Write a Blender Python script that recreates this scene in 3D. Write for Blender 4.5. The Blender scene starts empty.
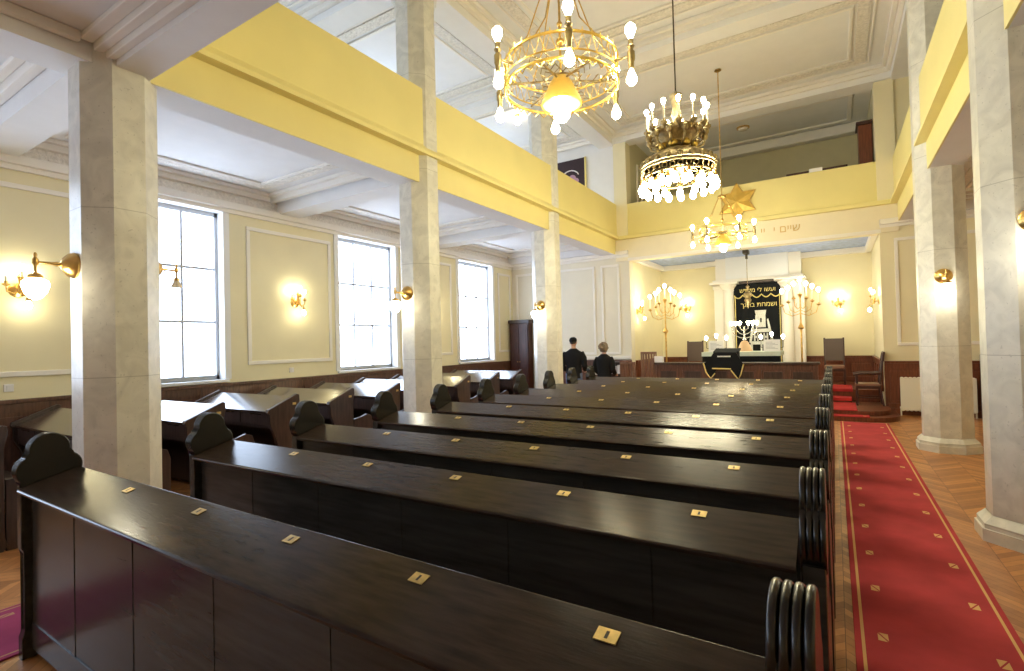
import bpy, bmesh, math, random
from mathutils import Vector, Matrix
random.seed(7)
C = bpy.context.scene.collection
PI = math.pi
ORG = {}

# ------------------------------------------------------------------ materials
def new_mat(name):
    m = bpy.data.materials.new(name); m.use_nodes = True
    nt = m.node_tree; b = nt.nodes['Principled BSDF']
    return m, nt, b

def mat(name, col, rough=.6, metal=0, bump=0, bscale=30, var=0, vscale=4, spec=.5, coat=0, stretch=None, bdist=.004):
    m, nt, b = new_mat(name)
    b.inputs['Base Color'].default_value = (*col, 1)
    b.inputs['Roughness'].default_value = rough
    b.inputs['Metallic'].default_value = metal
    b.inputs['Specular IOR Level'].default_value = spec
    b.inputs['Coat Weight'].default_value = coat
    b.inputs['Coat Roughness'].default_value = .15
    tc = nt.nodes.new('ShaderNodeTexCoord'); vec = tc.outputs['Object']
    if stretch:
        mp = nt.nodes.new('ShaderNodeMapping'); mp.inputs['Scale'].default_value = stretch
        nt.links.new(vec, mp.inputs['Vector']); vec = mp.outputs['Vector']
    if var:
        n = nt.nodes.new('ShaderNodeTexNoise'); n.inputs['Scale'].default_value = vscale; n.inputs['Detail'].default_value = 6
        nt.links.new(vec, n.inputs['Vector'])
        r = nt.nodes.new('ShaderNodeValToRGB')
        r.color_ramp.elements[0].position = .3; r.color_ramp.elements[1].position = .7
        r.color_ramp.elements[0].color = (*[c * (1 - var) for c in col], 1)
        r.color_ramp.elements[1].color = (*[min(1, c * (1 + var)) for c in col], 1)
        nt.links.new(n.outputs['Fac'], r.inputs['Fac']); nt.links.new(r.outputs['Color'], b.inputs['Base Color'])
    if bump:
        n2 = nt.nodes.new('ShaderNodeTexNoise'); n2.inputs['Scale'].default_value = bscale; n2.inputs['Detail'].default_value = 4
        nt.links.new(vec, n2.inputs['Vector'])
        bp = nt.nodes.new('ShaderNodeBump'); bp.inputs['Strength'].default_value = bump; bp.inputs['Distance'].default_value = bdist
        nt.links.new(n2.outputs['Fac'], bp.inputs['Height']); nt.links.new(bp.outputs['Normal'], b.inputs['Normal'])
    return m

def emit(name, col, s):
    m = bpy.data.materials.new(name); m.use_nodes = True
    nt = m.node_tree; nt.nodes.remove(nt.nodes['Principled BSDF'])
    e = nt.nodes.new('ShaderNodeEmission'); e.inputs['Color'].default_value = (*col, 1); e.inputs['Strength'].default_value = s
    nt.links.new(e.outputs[0], nt.nodes['Material Output'].inputs['Surface'])
    return m

def math_node(nt, op, a, b=None, c=None):
    n = nt.nodes.new('ShaderNodeMath'); n.operation = op
    for i, v in enumerate((a, b, c)):
        if v is None: continue
        if isinstance(v, (int, float)): n.inputs[i].default_value = v
        else: nt.links.new(v, n.inputs[i])
    return n.outputs[0]

def marble(name, col):
    m, nt, b = new_mat(name)
    tc = nt.nodes.new('ShaderNodeTexCoord'); sep = nt.nodes.new('ShaderNodeSeparateXYZ')
    nt.links.new(tc.outputs['Object'], sep.inputs[0])
    n = nt.nodes.new('ShaderNodeTexNoise'); n.inputs['Scale'].default_value = 5; n.inputs['Detail'].default_value = 9; n.inputs['Distortion'].default_value = 1.2
    nt.links.new(tc.outputs['Object'], n.inputs['Vector'])
    r = nt.nodes.new('ShaderNodeValToRGB'); e = r.color_ramp.elements
    e[0].position = .3; e[0].color = (*[c * .8 for c in col], 1); e[1].position = .62; e[1].color = (*col, 1)
    nt.links.new(n.outputs['Fac'], r.inputs['Fac'])
    v = nt.nodes.new('ShaderNodeTexNoise'); v.inputs['Scale'].default_value = 45; v.inputs['Detail'].default_value = 3
    nt.links.new(tc.outputs['Object'], v.inputs['Vector'])
    spk = math_node(nt, 'GREATER_THAN', v.outputs['Fac'], .68)
    mx = nt.nodes.new('ShaderNodeMixRGB'); mx.inputs['Color2'].default_value = (*[c * .55 for c in col], 1)
    nt.links.new(math_node(nt, 'MULTIPLY', spk, .5), mx.inputs['Fac']); nt.links.new(r.outputs['Color'], mx.inputs['Color1'])
    fr = math_node(nt, 'FRACT', math_node(nt, 'DIVIDE', math_node(nt, 'ADD', sep.outputs['Z'], -.128), 1.376))
    ln = math_node(nt, 'LESS_THAN', fr, .005)
    mx2 = nt.nodes.new('ShaderNodeMixRGB'); mx2.inputs['Color2'].default_value = (.22, .2, .17, 1)
    nt.links.new(math_node(nt, 'MULTIPLY', ln, .45), mx2.inputs['Fac']); nt.links.new(mx.outputs[0], mx2.inputs['Color1'])
    nt.links.new(mx2.outputs[0], b.inputs['Base Color'])
    b.inputs['Roughness'].default_value = .3
    return m

def parquet(name):
    m, nt, b = new_mat(name)
    tc = nt.nodes.new('ShaderNodeTexCoord'); sep = nt.nodes.new('ShaderNodeSeparateXYZ')
    nt.links.new(tc.outputs['Object'], sep.inputs[0])
    x, y = sep.outputs['X'], sep.outputs['Y']
    a = .33
    pp = math_node(nt, 'PINGPONG', x, a)
    side = math_node(nt, 'FLOOR', math_node(nt, 'DIVIDE', x, a))
    t = math_node(nt, 'DIVIDE', math_node(nt, 'ADD', y, pp), .085)
    idx = math_node(nt, 'FLOOR', t); fr = math_node(nt, 'FRACT', t)
    cv = nt.nodes.new('ShaderNodeCombineXYZ'); nt.links.new(idx, cv.inputs[0]); nt.links.new(side, cv.inputs[1])
    wn = nt.nodes.new('ShaderNodeTexWhiteNoise'); nt.links.new(cv.outputs[0], wn.inputs['Vector'])
    n = nt.nodes.new('ShaderNodeTexNoise'); n.inputs['Scale'].default_value = 14; n.inputs['Detail'].default_value = 5
    nt.links.new(tc.outputs['Object'], n.inputs['Vector'])
    f = math_node(nt, 'ADD', math_node(nt, 'MULTIPLY', wn.outputs['Value'], .6), math_node(nt, 'MULTIPLY', n.outputs['Fac'], .5))
    r = nt.nodes.new('ShaderNodeValToRGB'); e = r.color_ramp.elements
    e[0].position = .15; e[0].color = (.29, .115, .038, 1); e[1].position = .95; e[1].color = (.62, .285, .10, 1)
    nt.links.new(f, r.inputs['Fac'])
    gap = math_node(nt, 'MAXIMUM', math_node(nt, 'LESS_THAN', fr, .04), math_node(nt, 'LESS_THAN', math_node(nt, 'FRACT', math_node(nt, 'DIVIDE', x, a)), .012))
    mx = nt.nodes.new('ShaderNodeMixRGB'); mx.inputs['Color2'].default_value = (.07, .03, .012, 1)
    nt.links.new(math_node(nt, 'MULTIPLY', gap, .8), mx.inputs['Fac']); nt.links.new(r.outputs['Color'], mx.inputs['Color1'])
    nt.links.new(mx.outputs[0], b.inputs['Base Color'])
    b.inputs['Roughness'].default_value = .36; b.inputs['Specular IOR Level'].default_value = .3
    return m

def runner(name, half, red, line, period=.66):
    """woven runner: two gold lines near each edge and a row of small gold motifs inside them (object X across, Y along)"""
    m, nt, b = new_mat(name)
    tc = nt.nodes.new('ShaderNodeTexCoord'); sep = nt.nodes.new('ShaderNodeSeparateXYZ')
    nt.links.new(tc.outputs['Object'], sep.inputs[0])
    ax = math_node(nt, 'ABSOLUTE', sep.outputs['X'])
    l1 = math_node(nt, 'LESS_THAN', math_node(nt, 'ABSOLUTE', math_node(nt, 'SUBTRACT', ax, half - .04)), .008)
    fy = math_node(nt, 'MULTIPLY', math_node(nt, 'SUBTRACT', math_node(nt, 'FRACT', math_node(nt, 'DIVIDE', sep.outputs['Y'], period)), .5), period)
    dx = math_node(nt, 'SUBTRACT', ax, half - .135)
    sq = math_node(nt, 'MULTIPLY', math_node(nt, 'LESS_THAN', math_node(nt, 'ABSOLUTE', dx), .024), math_node(nt, 'LESS_THAN', math_node(nt, 'ABSOLUTE', fy), .044))
    dg = math_node(nt, 'GREATER_THAN', math_node(nt, 'ABSOLUTE', math_node(nt, 'SUBTRACT', math_node(nt, 'MULTIPLY', dx, 1.8), fy)), .009)
    mo = math_node(nt, 'MULTIPLY', sq, dg)
    fac = math_node(nt, 'MAXIMUM', l1, mo)
    n = nt.nodes.new('ShaderNodeTexNoise'); n.inputs['Scale'].default_value = 3; n.inputs['Detail'].default_value = 6
    nt.links.new(tc.outputs['Object'], n.inputs['Vector'])
    r = nt.nodes.new('ShaderNodeValToRGB'); e = r.color_ramp.elements
    e[0].position = .3; e[0].color = (*[c * .8 for c in red], 1); e[1].position = .7; e[1].color = (*[c * 1.1 for c in red], 1)
    nt.links.new(n.outputs['Fac'], r.inputs['Fac'])
    mx = nt.nodes.new('ShaderNodeMixRGB'); mx.inputs['Color2'].default_value = (*line, 1)
    nt.links.new(math_node(nt, 'MULTIPLY', fac, .85), mx.inputs['Fac']); nt.links.new(r.outputs['Color'], mx.inputs['Color1'])
    nt.links.new(mx.outputs[0], b.inputs['Base Color'])
    b.inputs['Roughness'].default_value = .95; b.inputs['Specular IOR Level'].default_value = .15
    n2 = nt.nodes.new('ShaderNodeTexNoise'); n2.inputs['Scale'].default_value = 260
    nt.links.new(tc.outputs['Object'], n2.inputs['Vector'])
    bp = nt.nodes.new('ShaderNodeBump'); bp.inputs['Strength'].default_value = .5; bp.inputs['Distance'].default_value = .004
    nt.links.new(n2.outputs['Fac'], bp.inputs['Height']); nt.links.new(bp.outputs['Normal'], b.inputs['Normal'])
    return m

BULB = 64.0
GLOBE = 28.0
PANE = 5.6
M = {}
M['cream'] = mat('cream_wall_paint', (.80, .73, .50), .75, bump=.08, bscale=60, var=.03, vscale=2)
M['yellow'] = mat('yellow_parapet_paint', (.80, .70, .30), .55, bump=.05, bscale=40, var=.035, vscale=1.2)
M['pale'] = mat('pale_panel_paint', (.74, .69, .57), .75, bump=.06, bscale=60, var=.02)
M['white'] = mat('white_plaster', (.80, .79, .785), .8, bump=.06, bscale=50, var=.02)
M['mould'] = mat('white_moulding', (.84, .80, .74), .6)
M['orn'] = mat('ornament_plaster', (.80, .75, .68), .7, bump=1.0, bscale=26, bdist=.03, var=.12, vscale=22)
M['ivory'] = mat('ivory_band_paint', (.82, .74, .55), .7, var=.02)
M['blue'] = mat('blue_ceiling_paint', (.38, .47, .74), .75, var=.2, vscale=9)
M['dimwall'] = mat('dimmed_gallery_wall', (.62, .56, .36), .8, var=.03)  # olive tone paints in the dimness of the end gallery room
M['marble'] = marble('cream_marble', (.76, .74, .67))
M['floor'] = parquet('oak_parquet')
M['dark'] = mat('black_stained_wood', (.050, .044, .037), .24, var=.3, vscale=3, stretch=(1, 9, 9), bump=.12, bscale=9, spec=.26, bdist=.002)
M['carved'] = mat('black_carved_wood', (.016, .014, .012), .26, spec=.6)
M['ledge'] = mat('worn_stained_ledge', (.040, .026, .020), .2, var=.4, vscale=4, stretch=(1.5, 10, 10), bump=.22, bscale=14, spec=.13, bdist=.002)
M['lid'] = mat('polished_desk_lid', (.05, .03, .022), .16, var=.4, vscale=4, stretch=(1, 9, 9), bump=.06, bscale=10, spec=.7, coat=.8)
M['brown'] = mat('brown_stained_wood', (.052, .030, .024), .35, var=.4, vscale=4, stretch=(9, 9, 1), bump=.15, bscale=12)
M['wainscot'] = mat('brown_wainscot_wood', (.11, .050, .032), .35, var=.4, vscale=4, stretch=(9, 9, 1), bump=.1, bscale=12)
M['redwood'] = mat('mahogany_wood', (.16, .045, .02), .35, var=.35, vscale=4, stretch=(9, 9, 1), bump=.12, bscale=12)
M['deep'] = mat('dark_mahogany', (.05, .016, .012), .4, var=.4, vscale=4, stretch=(9, 9, 1))
M['brass'] = mat('brass', (.72, .47, .16), .3, metal=1, var=.25, vscale=12)
M['gold'] = mat('gilded_metal', (.85, .60, .16), .35, metal=1, var=.2, vscale=14)
M['bronze'] = mat('aged_bronze', (.42, .33, .18), .42, metal=1, var=.4, vscale=16, bump=.4, bscale=40)
M['goldpaint'] = mat('gold_paint', (.68, .44, .09), .4, metal=.35, var=.12, vscale=9)
M['letter'] = mat('gold_lettering', (.60, .40, .14), .5)
M['silver'] = mat('silver_metal', (.75, .72, .66), .25, metal=1)
M['tan'] = mat('tan_bronze_base', (.42, .27, .15), .45)
M['iron'] = mat('dark_wrought_iron', (.10, .08, .055), .45, metal=.8)
M['plate'] = mat('brass_number_plate', (.62, .45, .16), .38, metal=.55, var=.2, vscale=40)
M['ink'] = mat('black_engraving', (.03, .025, .02), .6)
M['frame'] = mat('grey_window_paint', (.52, .54, .58), .5)
M['reveal'] = mat('white_window_reveal', (.82, .82, .82), .7)
M['velvet'] = mat('black_velvet', (.010, .011, .013), .9, spec=.15, bump=.3, bscale=60)
M['embro'] = mat('silver_embroidery', (.66, .66, .62), .55, bump=.8, bscale=60, var=.2, vscale=40)
M['trimgold'] = mat('gold_fringe', (.80, .66, .24), .6, bump=.6, bscale=90)
M['cloth'] = mat('pale_green_tablecloth', (.62, .68, .60), .8, var=.08, vscale=8)
M['paper'] = mat('white_paper', (.82, .80, .80), .8)
M['print'] = mat('grey_print', (.45, .43, .46), .8)
M['candle'] = mat('ivory_candle_sleeve', (.85, .78, .60), .5)
M['red'] = runner('red_runner', .385, (.50, .062, .072), (.80, .52, .22))
M['magenta'] = runner('magenta_runner', .39, (.33, .05, .13), (.5, .3, .15))
M['stairred'] = runner('red_stair_runner', .47, (.50, .045, .045), (.62, .38, .12))
M['leather'] = mat('brown_leather', (.09, .06, .05), .45, bump=.3, bscale=40)
M['seatfab'] = mat('tan_seat_leather', (.22, .11, .07), .5)
M['radiator'] = mat('cream_enamel', (.80, .77, .66), .35)
M['skin'] = mat('skin', (.55, .32, .22), .55)
M['coat'] = mat('black_wool', (.010, .010, .012), .85, spec=.2)
M['jeans'] = mat('blue_denim', (.10, .14, .26), .85)
M['hairgrey'] = mat('greying_brown_hair', (.20, .15, .10), .7, bump=.8, bscale=50, var=.3, vscale=20)
M['hairdark'] = mat('short_dark_hair', (.03, .025, .02), .7)
M['shoe'] = mat('black_shoe', (.012, .012, .012), .4)
M['slat'] = mat('worn_slatted_wood', (.20, .11, .075), .5, var=.3, vscale=6, stretch=(12, 12, 1))
M['bulb'] = emit('warm_bulb', (1, .91, .60), BULB)
M['softbulb'] = emit('soft_candle_bulb', (1, .91, .62), BULB*.55)
M['sconcebulb'] = emit('sconce_bulb', (1, .91, .60), BULB*.66)
M['globe'] = emit('lit_opal_glass', (1, .92, .68), GLOBE)
M['pane'] = emit('frosted_daylight_pane', (.64, .78, 1.0), PANE)
M['banner'] = mat('dark_maroon_banner', (.028, .012, .016), .7)
M['bannerart'] = mat('pink_banner_print', (.42, .24, .34), .7)
M['opal'] = mat('unlit_opal_glass', (.75, .68, .6), .25)

# ------------------------------------------------------------------ mesh builder
class MB:
    def __init__(s): s.bm = bmesh.new()
    def face(s, pts):
        vs = [s.bm.verts.new(p) for p in pts]; return s.bm.faces.new(vs)
    def box(s, x0, x1, y0, y1, z0, z1, bev=0, seg=2):
        if x0 > x1: x0, x1 = x1, x0
        if y0 > y1: y0, y1 = y1, y0
        if z0 > z1: z0, z1 = z1, z0
        v = [s.bm.verts.new(p) for p in ((x0,y0,z0),(x1,y0,z0),(x1,y1,z0),(x0,y1,z0),(x0,y0,z1),(x1,y0,z1),(x1,y1,z1),(x0,y1,z1))]
        fs = [s.bm.faces.new([v[i] for i in q]) for q in ((3,2,1,0),(4,5,6,7),(0,1,5,4),(1,2,6,5),(2,3,7,6),(3,0,4,7))]
        if bev:
            es = list({e for f in fs for e in f.edges})
            bmesh.ops.bevel(s.bm, geom=es, offset=bev, segments=seg, profile=.5, affect='EDGES')
        return s
    def prism(s, poly, ax, a0, a1, bev=0, seg=2):
        """poly of 2-D points; ax 'x': (y,z), 'y': (x,z), 'z': (x,y)"""
        def P(p, a):
            if ax == 'x': return (a, p[0], p[1])
            if ax == 'y': return (p[0], a, p[1])
            return (p[0], p[1], a)
        A = [s.bm.verts.new(P(p, a0)) for p in poly]; B = [s.bm.verts.new(P(p, a1)) for p in poly]
        n = len(poly); f0 = s.bm.faces.new(A[::-1]); f1 = s.bm.faces.new(B)
        fs = [f0, f1] + [s.bm.faces.new((A[i], A[(i+1) % n], B[(i+1) % n], B[i])) for i in range(n)]
        if bev:
            es = list({e for f in (f0, f1) for e in f.edges})
            bmesh.ops.bevel(s.bm, geom=es, offset=bev, segments=seg, profile=.5, affect='EDGES')
        bmesh.ops.recalc_face_normals(s.bm, faces=[f for f in s.bm.faces])
        return s
    def tube(s, pts, r, n=8, cap=True, closed=False):
        pts = [Vector(p) for p in pts]; m = len(pts)
        rr = r if isinstance(r, (list, tuple)) else [r] * m
        rings = []; prev = None
        for i, p in enumerate(pts):
            if closed: t = pts[(i+1) % m] - pts[i-1]
            else: t = pts[min(i+1, m-1)] - pts[max(i-1, 0)]
            if t.length < 1e-9: t = Vector((0, 0, 1))
            t.normalize()
            if prev is None:
                u = t.cross(Vector((0, 0, 1)))
                if u.length < .1: u = t.cross(Vector((1, 0, 0)))
            else: u = prev - t * prev.dot(t)
            u.normalize(); prev = u; w = t.cross(u)
            rings.append([s.bm.verts.new(p + (u * math.cos(2*PI*k/n) + w * math.sin(2*PI*k/n)) * rr[i]) for k in range(n)])
        for i in range(m if closed else m - 1):
            a, b = rings[i], rings[(i+1) % m]
            for k in range(n): s.bm.faces.new((a[k], a[(k+1) % n], b[(k+1) % n], b[k]))
        if cap and not closed:
            s.bm.faces.new(rings[0][::-1]); s.bm.faces.new(rings[-1])
        return s
    def lathe(s, prof, c=(0,0,0), n=16, axis='z', ang=0):
        c = Vector(c); rings = []
        def P(r, h, a):
            x, y = r * math.cos(a), r * math.sin(a)
            if axis == 'z': return c + Vector((x, y, h))
            if axis == 'x': return c + Vector((h, x, y))
            if axis == '-x': return c + Vector((-h, x, y))
            if axis == '-y': return c + Vector((x, -h, y))
            return c + Vector((x, h, y))
        for r, h in prof: rings.append([s.bm.verts.new(P(max(r, 1e-4), h, ang + 2*PI*k/n)) for k in range(n)])
        fs = []
        for a, b in zip(rings, rings[1:]):
            for k in range(n): fs.append(s.bm.faces.new((a[k], a[(k+1) % n], b[(k+1) % n], b[k])))
        fs.append(s.bm.faces.new(rings[0][::-1])); fs.append(s.bm.faces.new(rings[-1]))
        bmesh.ops.recalc_face_normals(s.bm, faces=fs)
        return s
    def ball(s, c, r, u=10, v=7, rot=None):
        r = r if isinstance(r, (list, tuple)) else (r, r, r)
        mtx = Matrix.Translation(c) @ (rot or Matrix()) @ Matrix.Diagonal((*r, 1))
        bmesh.ops.create_uvsphere(s.bm, u_segments=u, v_segments=v, radius=1, matrix=mtx); return s
    def ring(s, c, R, r, n=32, m=6, axis='z'):
        pts = []
        for k in range(n):
            a = 2*PI*k/n; x, y = R*math.cos(a), R*math.sin(a)
            pts.append((c[0]+x, c[1]+y, c[2]) if axis == 'z' else ((c[0]+x, c[1], c[2]+y) if axis == 'y' else (c[0], c[1]+x, c[2]+y)))
        return s.tube(pts, r, m, closed=True)
    def xform(s, mtx): bmesh.ops.transform(s.bm, matrix=mtx, verts=s.bm.verts); return s
    def build(s, name, m, parent=None, smooth=40, world=True):
        me = bpy.data.meshes.new(name)
        if world and parent is not None:
            o0 = ORG.get(parent.name, Vector((0,0,0)))
            bmesh.ops.translate(s.bm, verts=s.bm.verts, vec=-o0)
        else: o0 = Vector((0,0,0))
        s.bm.to_mesh(me); s.bm.free()
        me.materials.append(M[m] if isinstance(m, str) else m)
        if smooth:
            me.polygons.foreach_set('use_smooth', [True] * len(me.polygons))
            me.set_sharp_from_angle(angle=math.radians(smooth))
        o = bpy.data.objects.new(name, me); C.objects.link(o)
        if smooth:
            wn = o.modifiers.new('weighted_normals', 'WEIGHTED_NORMAL'); wn.keep_sharp = True; wn.weight = 100
        if parent is not None: o.parent = parent; ORG[o.name] = o0
        return o

def tag(o, label, cat, group=None):
    o['label'] = label; o['category'] = cat
    if group: o['group'] = group
    return o
def thing(name, label, cat, loc=(0,0,0), rz=0, group=None):
    o = bpy.data.objects.new(name, None); C.objects.link(o); o.empty_display_size = .1
    o.location = loc; o.rotation_euler = (0, 0, rz); ORG[o.name] = Vector(loc)
    return tag(o, label, cat, group)
def struct(name, mb, m, smooth=30, parent=None):
    o = mb.build(name, m, parent, smooth)
    if parent is None: o['kind'] = 'structure'
    return o
def dup(root, loc, rz=0, label=None, group=None, scale=None):
    def cp(o, p):
        c = o.copy(); C.objects.link(c)
        if p is not None: c.parent = p
        for ch in o.children: cp(ch, c)
        return c
    r = cp(root, None); r.location = loc; r.rotation_euler = (0, 0, rz)
    if scale: r.scale = (scale,) * 3
    if label: r['label'] = label
    if group: r['group'] = group
    return r
def text_mesh(name, body, size, m, mtx, parent=None, ext=.004):
    cu = bpy.data.curves.new(name, 'FONT'); cu.body = body; cu.size = size; cu.align_x = 'CENTER'; cu.align_y = 'CENTER'; cu.extrude = ext
    o = bpy.data.objects.new(name, cu); C.objects.link(o)
    bpy.context.view_layer.update()
    me = bpy.data.meshes.new_from_object(o); bpy.data.objects.remove(o); bpy.data.curves.remove(cu)
    me.name = name
    mm = mtx.copy()
    if parent is not None: mm = Matrix.Translation(-ORG.get(parent.name, Vector((0,0,0)))) @ mm
    me.transform(mm); me.materials.clear(); me.materials.append(M[m])
    ob = bpy.data.objects.new(name, me); C.objects.link(ob)
    if parent is not None: ob.parent = parent; ORG[ob.name] = ORG.get(parent.name, Vector((0,0,0)))
    return ob

# ------------------------------------------------------------------ key dimensions (metres)
XL, XR = -8.4, 4.6            # outer walls
YB, YE = -5.6, 13.5           # rear wall, end wall
CL, CR = -5.2, 1.38           # column lines
COLY = [1.945, 5.78, 9.76]
COLYR = [5.74, 9.70]
PL, PR = -5.0, 1.2            # faces of the gallery beams towards the nave
SOF, PTOP = 4.06, 5.42        # gallery soffit, parapet top
ZC = 7.36                     # ceiling
AL, AR, YA = -4.65, .88, 16.5 # apse
ntrim = [0]
def trim_name(): ntrim[0] += 1; return 'trim_%d' % ntrim[0]

# ------------------------------------------------------------------ shell
struct('floor', MB().box(XL-.2, XR+.2, YB-.2, 16.7, -.12, 0), 'floor')
# left wall with window openings
WY = [-3.8, .02, 3.82, 7.70, 11.60]; WW, WZ0, WZ1 = .80, 1.24, 3.97
mb = MB()
ys = [YB]
for w in WY: ys += [w-WW, w+WW]
ys += [YA+.2]
for i in range(0, len(ys), 2): mb.box(XL-.35, XL, ys[i], ys[i+1], 0, 4.5)
for w in WY:
    mb.box(XL-.35, XL, w-WW, w+WW, 0, WZ0); mb.box(XL-.35, XL, w-WW, w+WW, WZ1, 4.5)
struct('wall_left', mb, 'cream')
# upper left wall with gallery windows
mb = MB()
for i in range(0, len(ys), 2): mb.box(XL-.35, XL, ys[i], ys[i+1], 4.5, ZC+.1)
for w in WY:
    mb.box(XL-.35, XL, w-WW, w+WW, 4.5, 5.35); mb.box(XL-.35, XL, w-WW, w+WW, 6.95, ZC+.1)
struct('wall_gallery_left', mb, 'white')
struct('wall_right', MB().box(XR, XR+.3, YB, YA+.2, 0, ZC+.1), 'cream')
nwin = 0
def window(w, z0, z1):
    global nwin; nwin += 1
    o = bpy.data.objects.new('window_%d' % nwin, None); C.objects.link(o); o.location = (XL, w, z0); ORG[o.name] = Vector((XL, w, z0)); o['kind'] = 'structure'
    f = MB()
    xg = XL - .2
    f.box(xg-.05, xg+.05, w-WW, w-WW+.06, z0, z1).box(xg-.05, xg+.05, w+WW-.06, w+WW, z0, z1)
    f.box(xg-.05, xg+.05, w-WW, w+WW, z0, z0+.07).box(xg-.05, xg+.05, w-WW, w+WW, z1-.08, z1)
    for k in (1, 2):
        yy = w - WW + .06 + (2*WW - .12) * k / 3
        f.box(xg-.03, xg+.03, yy-.016, yy+.016, z0, z1)
        zz = z0 + .07 + (z1 - z0 - .15) * k / 3
        f.box(xg-.028, xg+.035, w-WW, w+WW, zz-.018, zz+.018)
    f.build('window_frame', 'frame', o)
    MB().box(xg-.012, xg-.004, w-WW+.05, w+WW-.05, z0+.05, z1-.06).build('window_pane', 'pane', o)
    s = MB()
    s.box(XL-.16, XL+.06, w-WW-.05, w+WW+.05, z0-.05, z0, .01)
    s.build('window_sill', 'reveal', o)
    a = MB()  # white architrave and reveal lining
    a.box(XL-.17, XL+.025, w-WW-.09, w-WW+.012, z0, z1+.09).box(XL-.17, XL+.025, w+WW-.012, w+WW+.09, z0, z1+.09)
    a.box(XL-.17, XL+.025, w-WW, w+WW, z1-.012, z1+.09)
    a.build('window_architrave', 'reveal', o)
for w in WY: window(w, WZ0, WZ1)
for w in WY: window(w, 5.35, 6.95)
# rear wall behind the viewer
struct('wall_back', MB().box(XL-.3, XR+.3, YB-.3, YB, 0, ZC+.1), 'cream')

# end wall (either side of the apse), apse walls, ceilings
mb = MB().box(XL, AL, YE, YE+.3, 0, SOF+.5)
struct('wall_end_left', mb, 'pale')
struct('wall_end_right', MB().box(AR, XR, YE, YE+.3, 0, SOF+.5), 'cream')
struct('wall_apse_left', MB().box(AL-.3, AL, YE+.3, YA, 0, 4.4), 'cream')
struct('wall_apse_right', MB().box(AR, AR+.3, YE+.3, YA, 0, 4.4), 'cream')
struct('wall_apse_end', MB().box(AL-.3, AR+.3, YA, YA+.3, 0, 4.4), 'cream')
struct('ceiling_apse', MB().box(AL, AR, YE+.3, YA, 4.02, 4.12), 'blue')
mb = MB()
mb.box(AL, AR, YA-.16, YA, 3.86, 4.02, .03).box(AL, AL+.14, YE+.3, YA, 3.86, 4.02, .03).box(AR-.14, AR, YE+.3, YA, 3.86, 4.02, .03)
struct(trim_name(), mb, 'mould')
# end gallery: beam, parapet, side piers, room behind
struct('wall_end_beam', MB().box(AL-.36, AR+.33, YE-.04, YE+.3, 3.86, 4.46), 'ivory')
mb = MB(); mb.box(AL-.02, AR+.02, YE-.055, YE-.041, 3.85, 3.93, .004); struct(trim_name(), mb, 'mould')
struct('wall_end_parapet', MB().box(AL-.2, AR+.2, YE-.02, YE+.12, 4.465, 5.40), 'yellow')
struct(trim_name(), MB().box(AL-.36, AR+.33, YE-.11, YE-.021, 4.44, 4.54, .02), 'yellow')
mb = MB()
mb.box(PL, AL, YE-.06, YE+.3, SOF+.4, ZC).box(AR-.02, PR, YE-.06, YE+.3, SOF+.4, ZC)
struct('wall_end_piers', mb, 'cream')
struct('wall_gallery_end_left', MB().box(XL, PL, YE, YE+.3, SOF+.5, ZC), 'white')
struct('wall_gallery_end_right', MB().box(PR, XR, YE, YE+.3, SOF+.5, ZC), 'cream')
mb = MB().box(AL-.3, AR+.3, YA, YA+.3, 4.4, ZC+.1).box(AL-.3, AL, YE+.3, YA, 4.4, ZC).box(AR, AR+.3, YE+.3, YA, 4.4, ZC)
struct('wall_end_gallery_room', mb, 'dimwall')
struct('floor_end_gallery', MB().box(AL, AR, YE+.3, YA, 4.3, 4.42), 'brown')
struct('ceiling_end_gallery', MB().box(AL-.3, AR+.3, YE+.3, YA+.3, ZC-.06, ZC+.1), 'white')
mb = MB()
def frame_xy(mb, x0, x1, y0, y1, z0, z1, w):
    mb.box(x0, x1, y0, y0+w, z0, z1, min(w, z1-z0)*.3).box(x0, x1, y1-w, y1, z0, z1, min(w, z1-z0)*.3)
    mb.box(x0, x0+w, y0+w, y1-w, z0, z1, min(w, z1-z0)*.3).box(x1-w, x1, y0+w, y1-w, z0, z1, min(w, z1-z0)*.3)
frame_xy(mb, AL+.4, AR-.35, YE+.75, YA-.5, ZC-.11, ZC-.06, .1)
mb.box(AL, AR, YA-.3, YA, ZC-.34, ZC-.06, .06)
struct(trim_name(), mb, 'mould')
# pilaster mouldings in the end gallery, left
mb = MB()
for y in (14.3, 14.7, 15.1): mb.box(AL, AL+.05, y, y+.07, 5.2, 6.7, .01)
struct(trim_name(), mb, 'mould')

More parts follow.
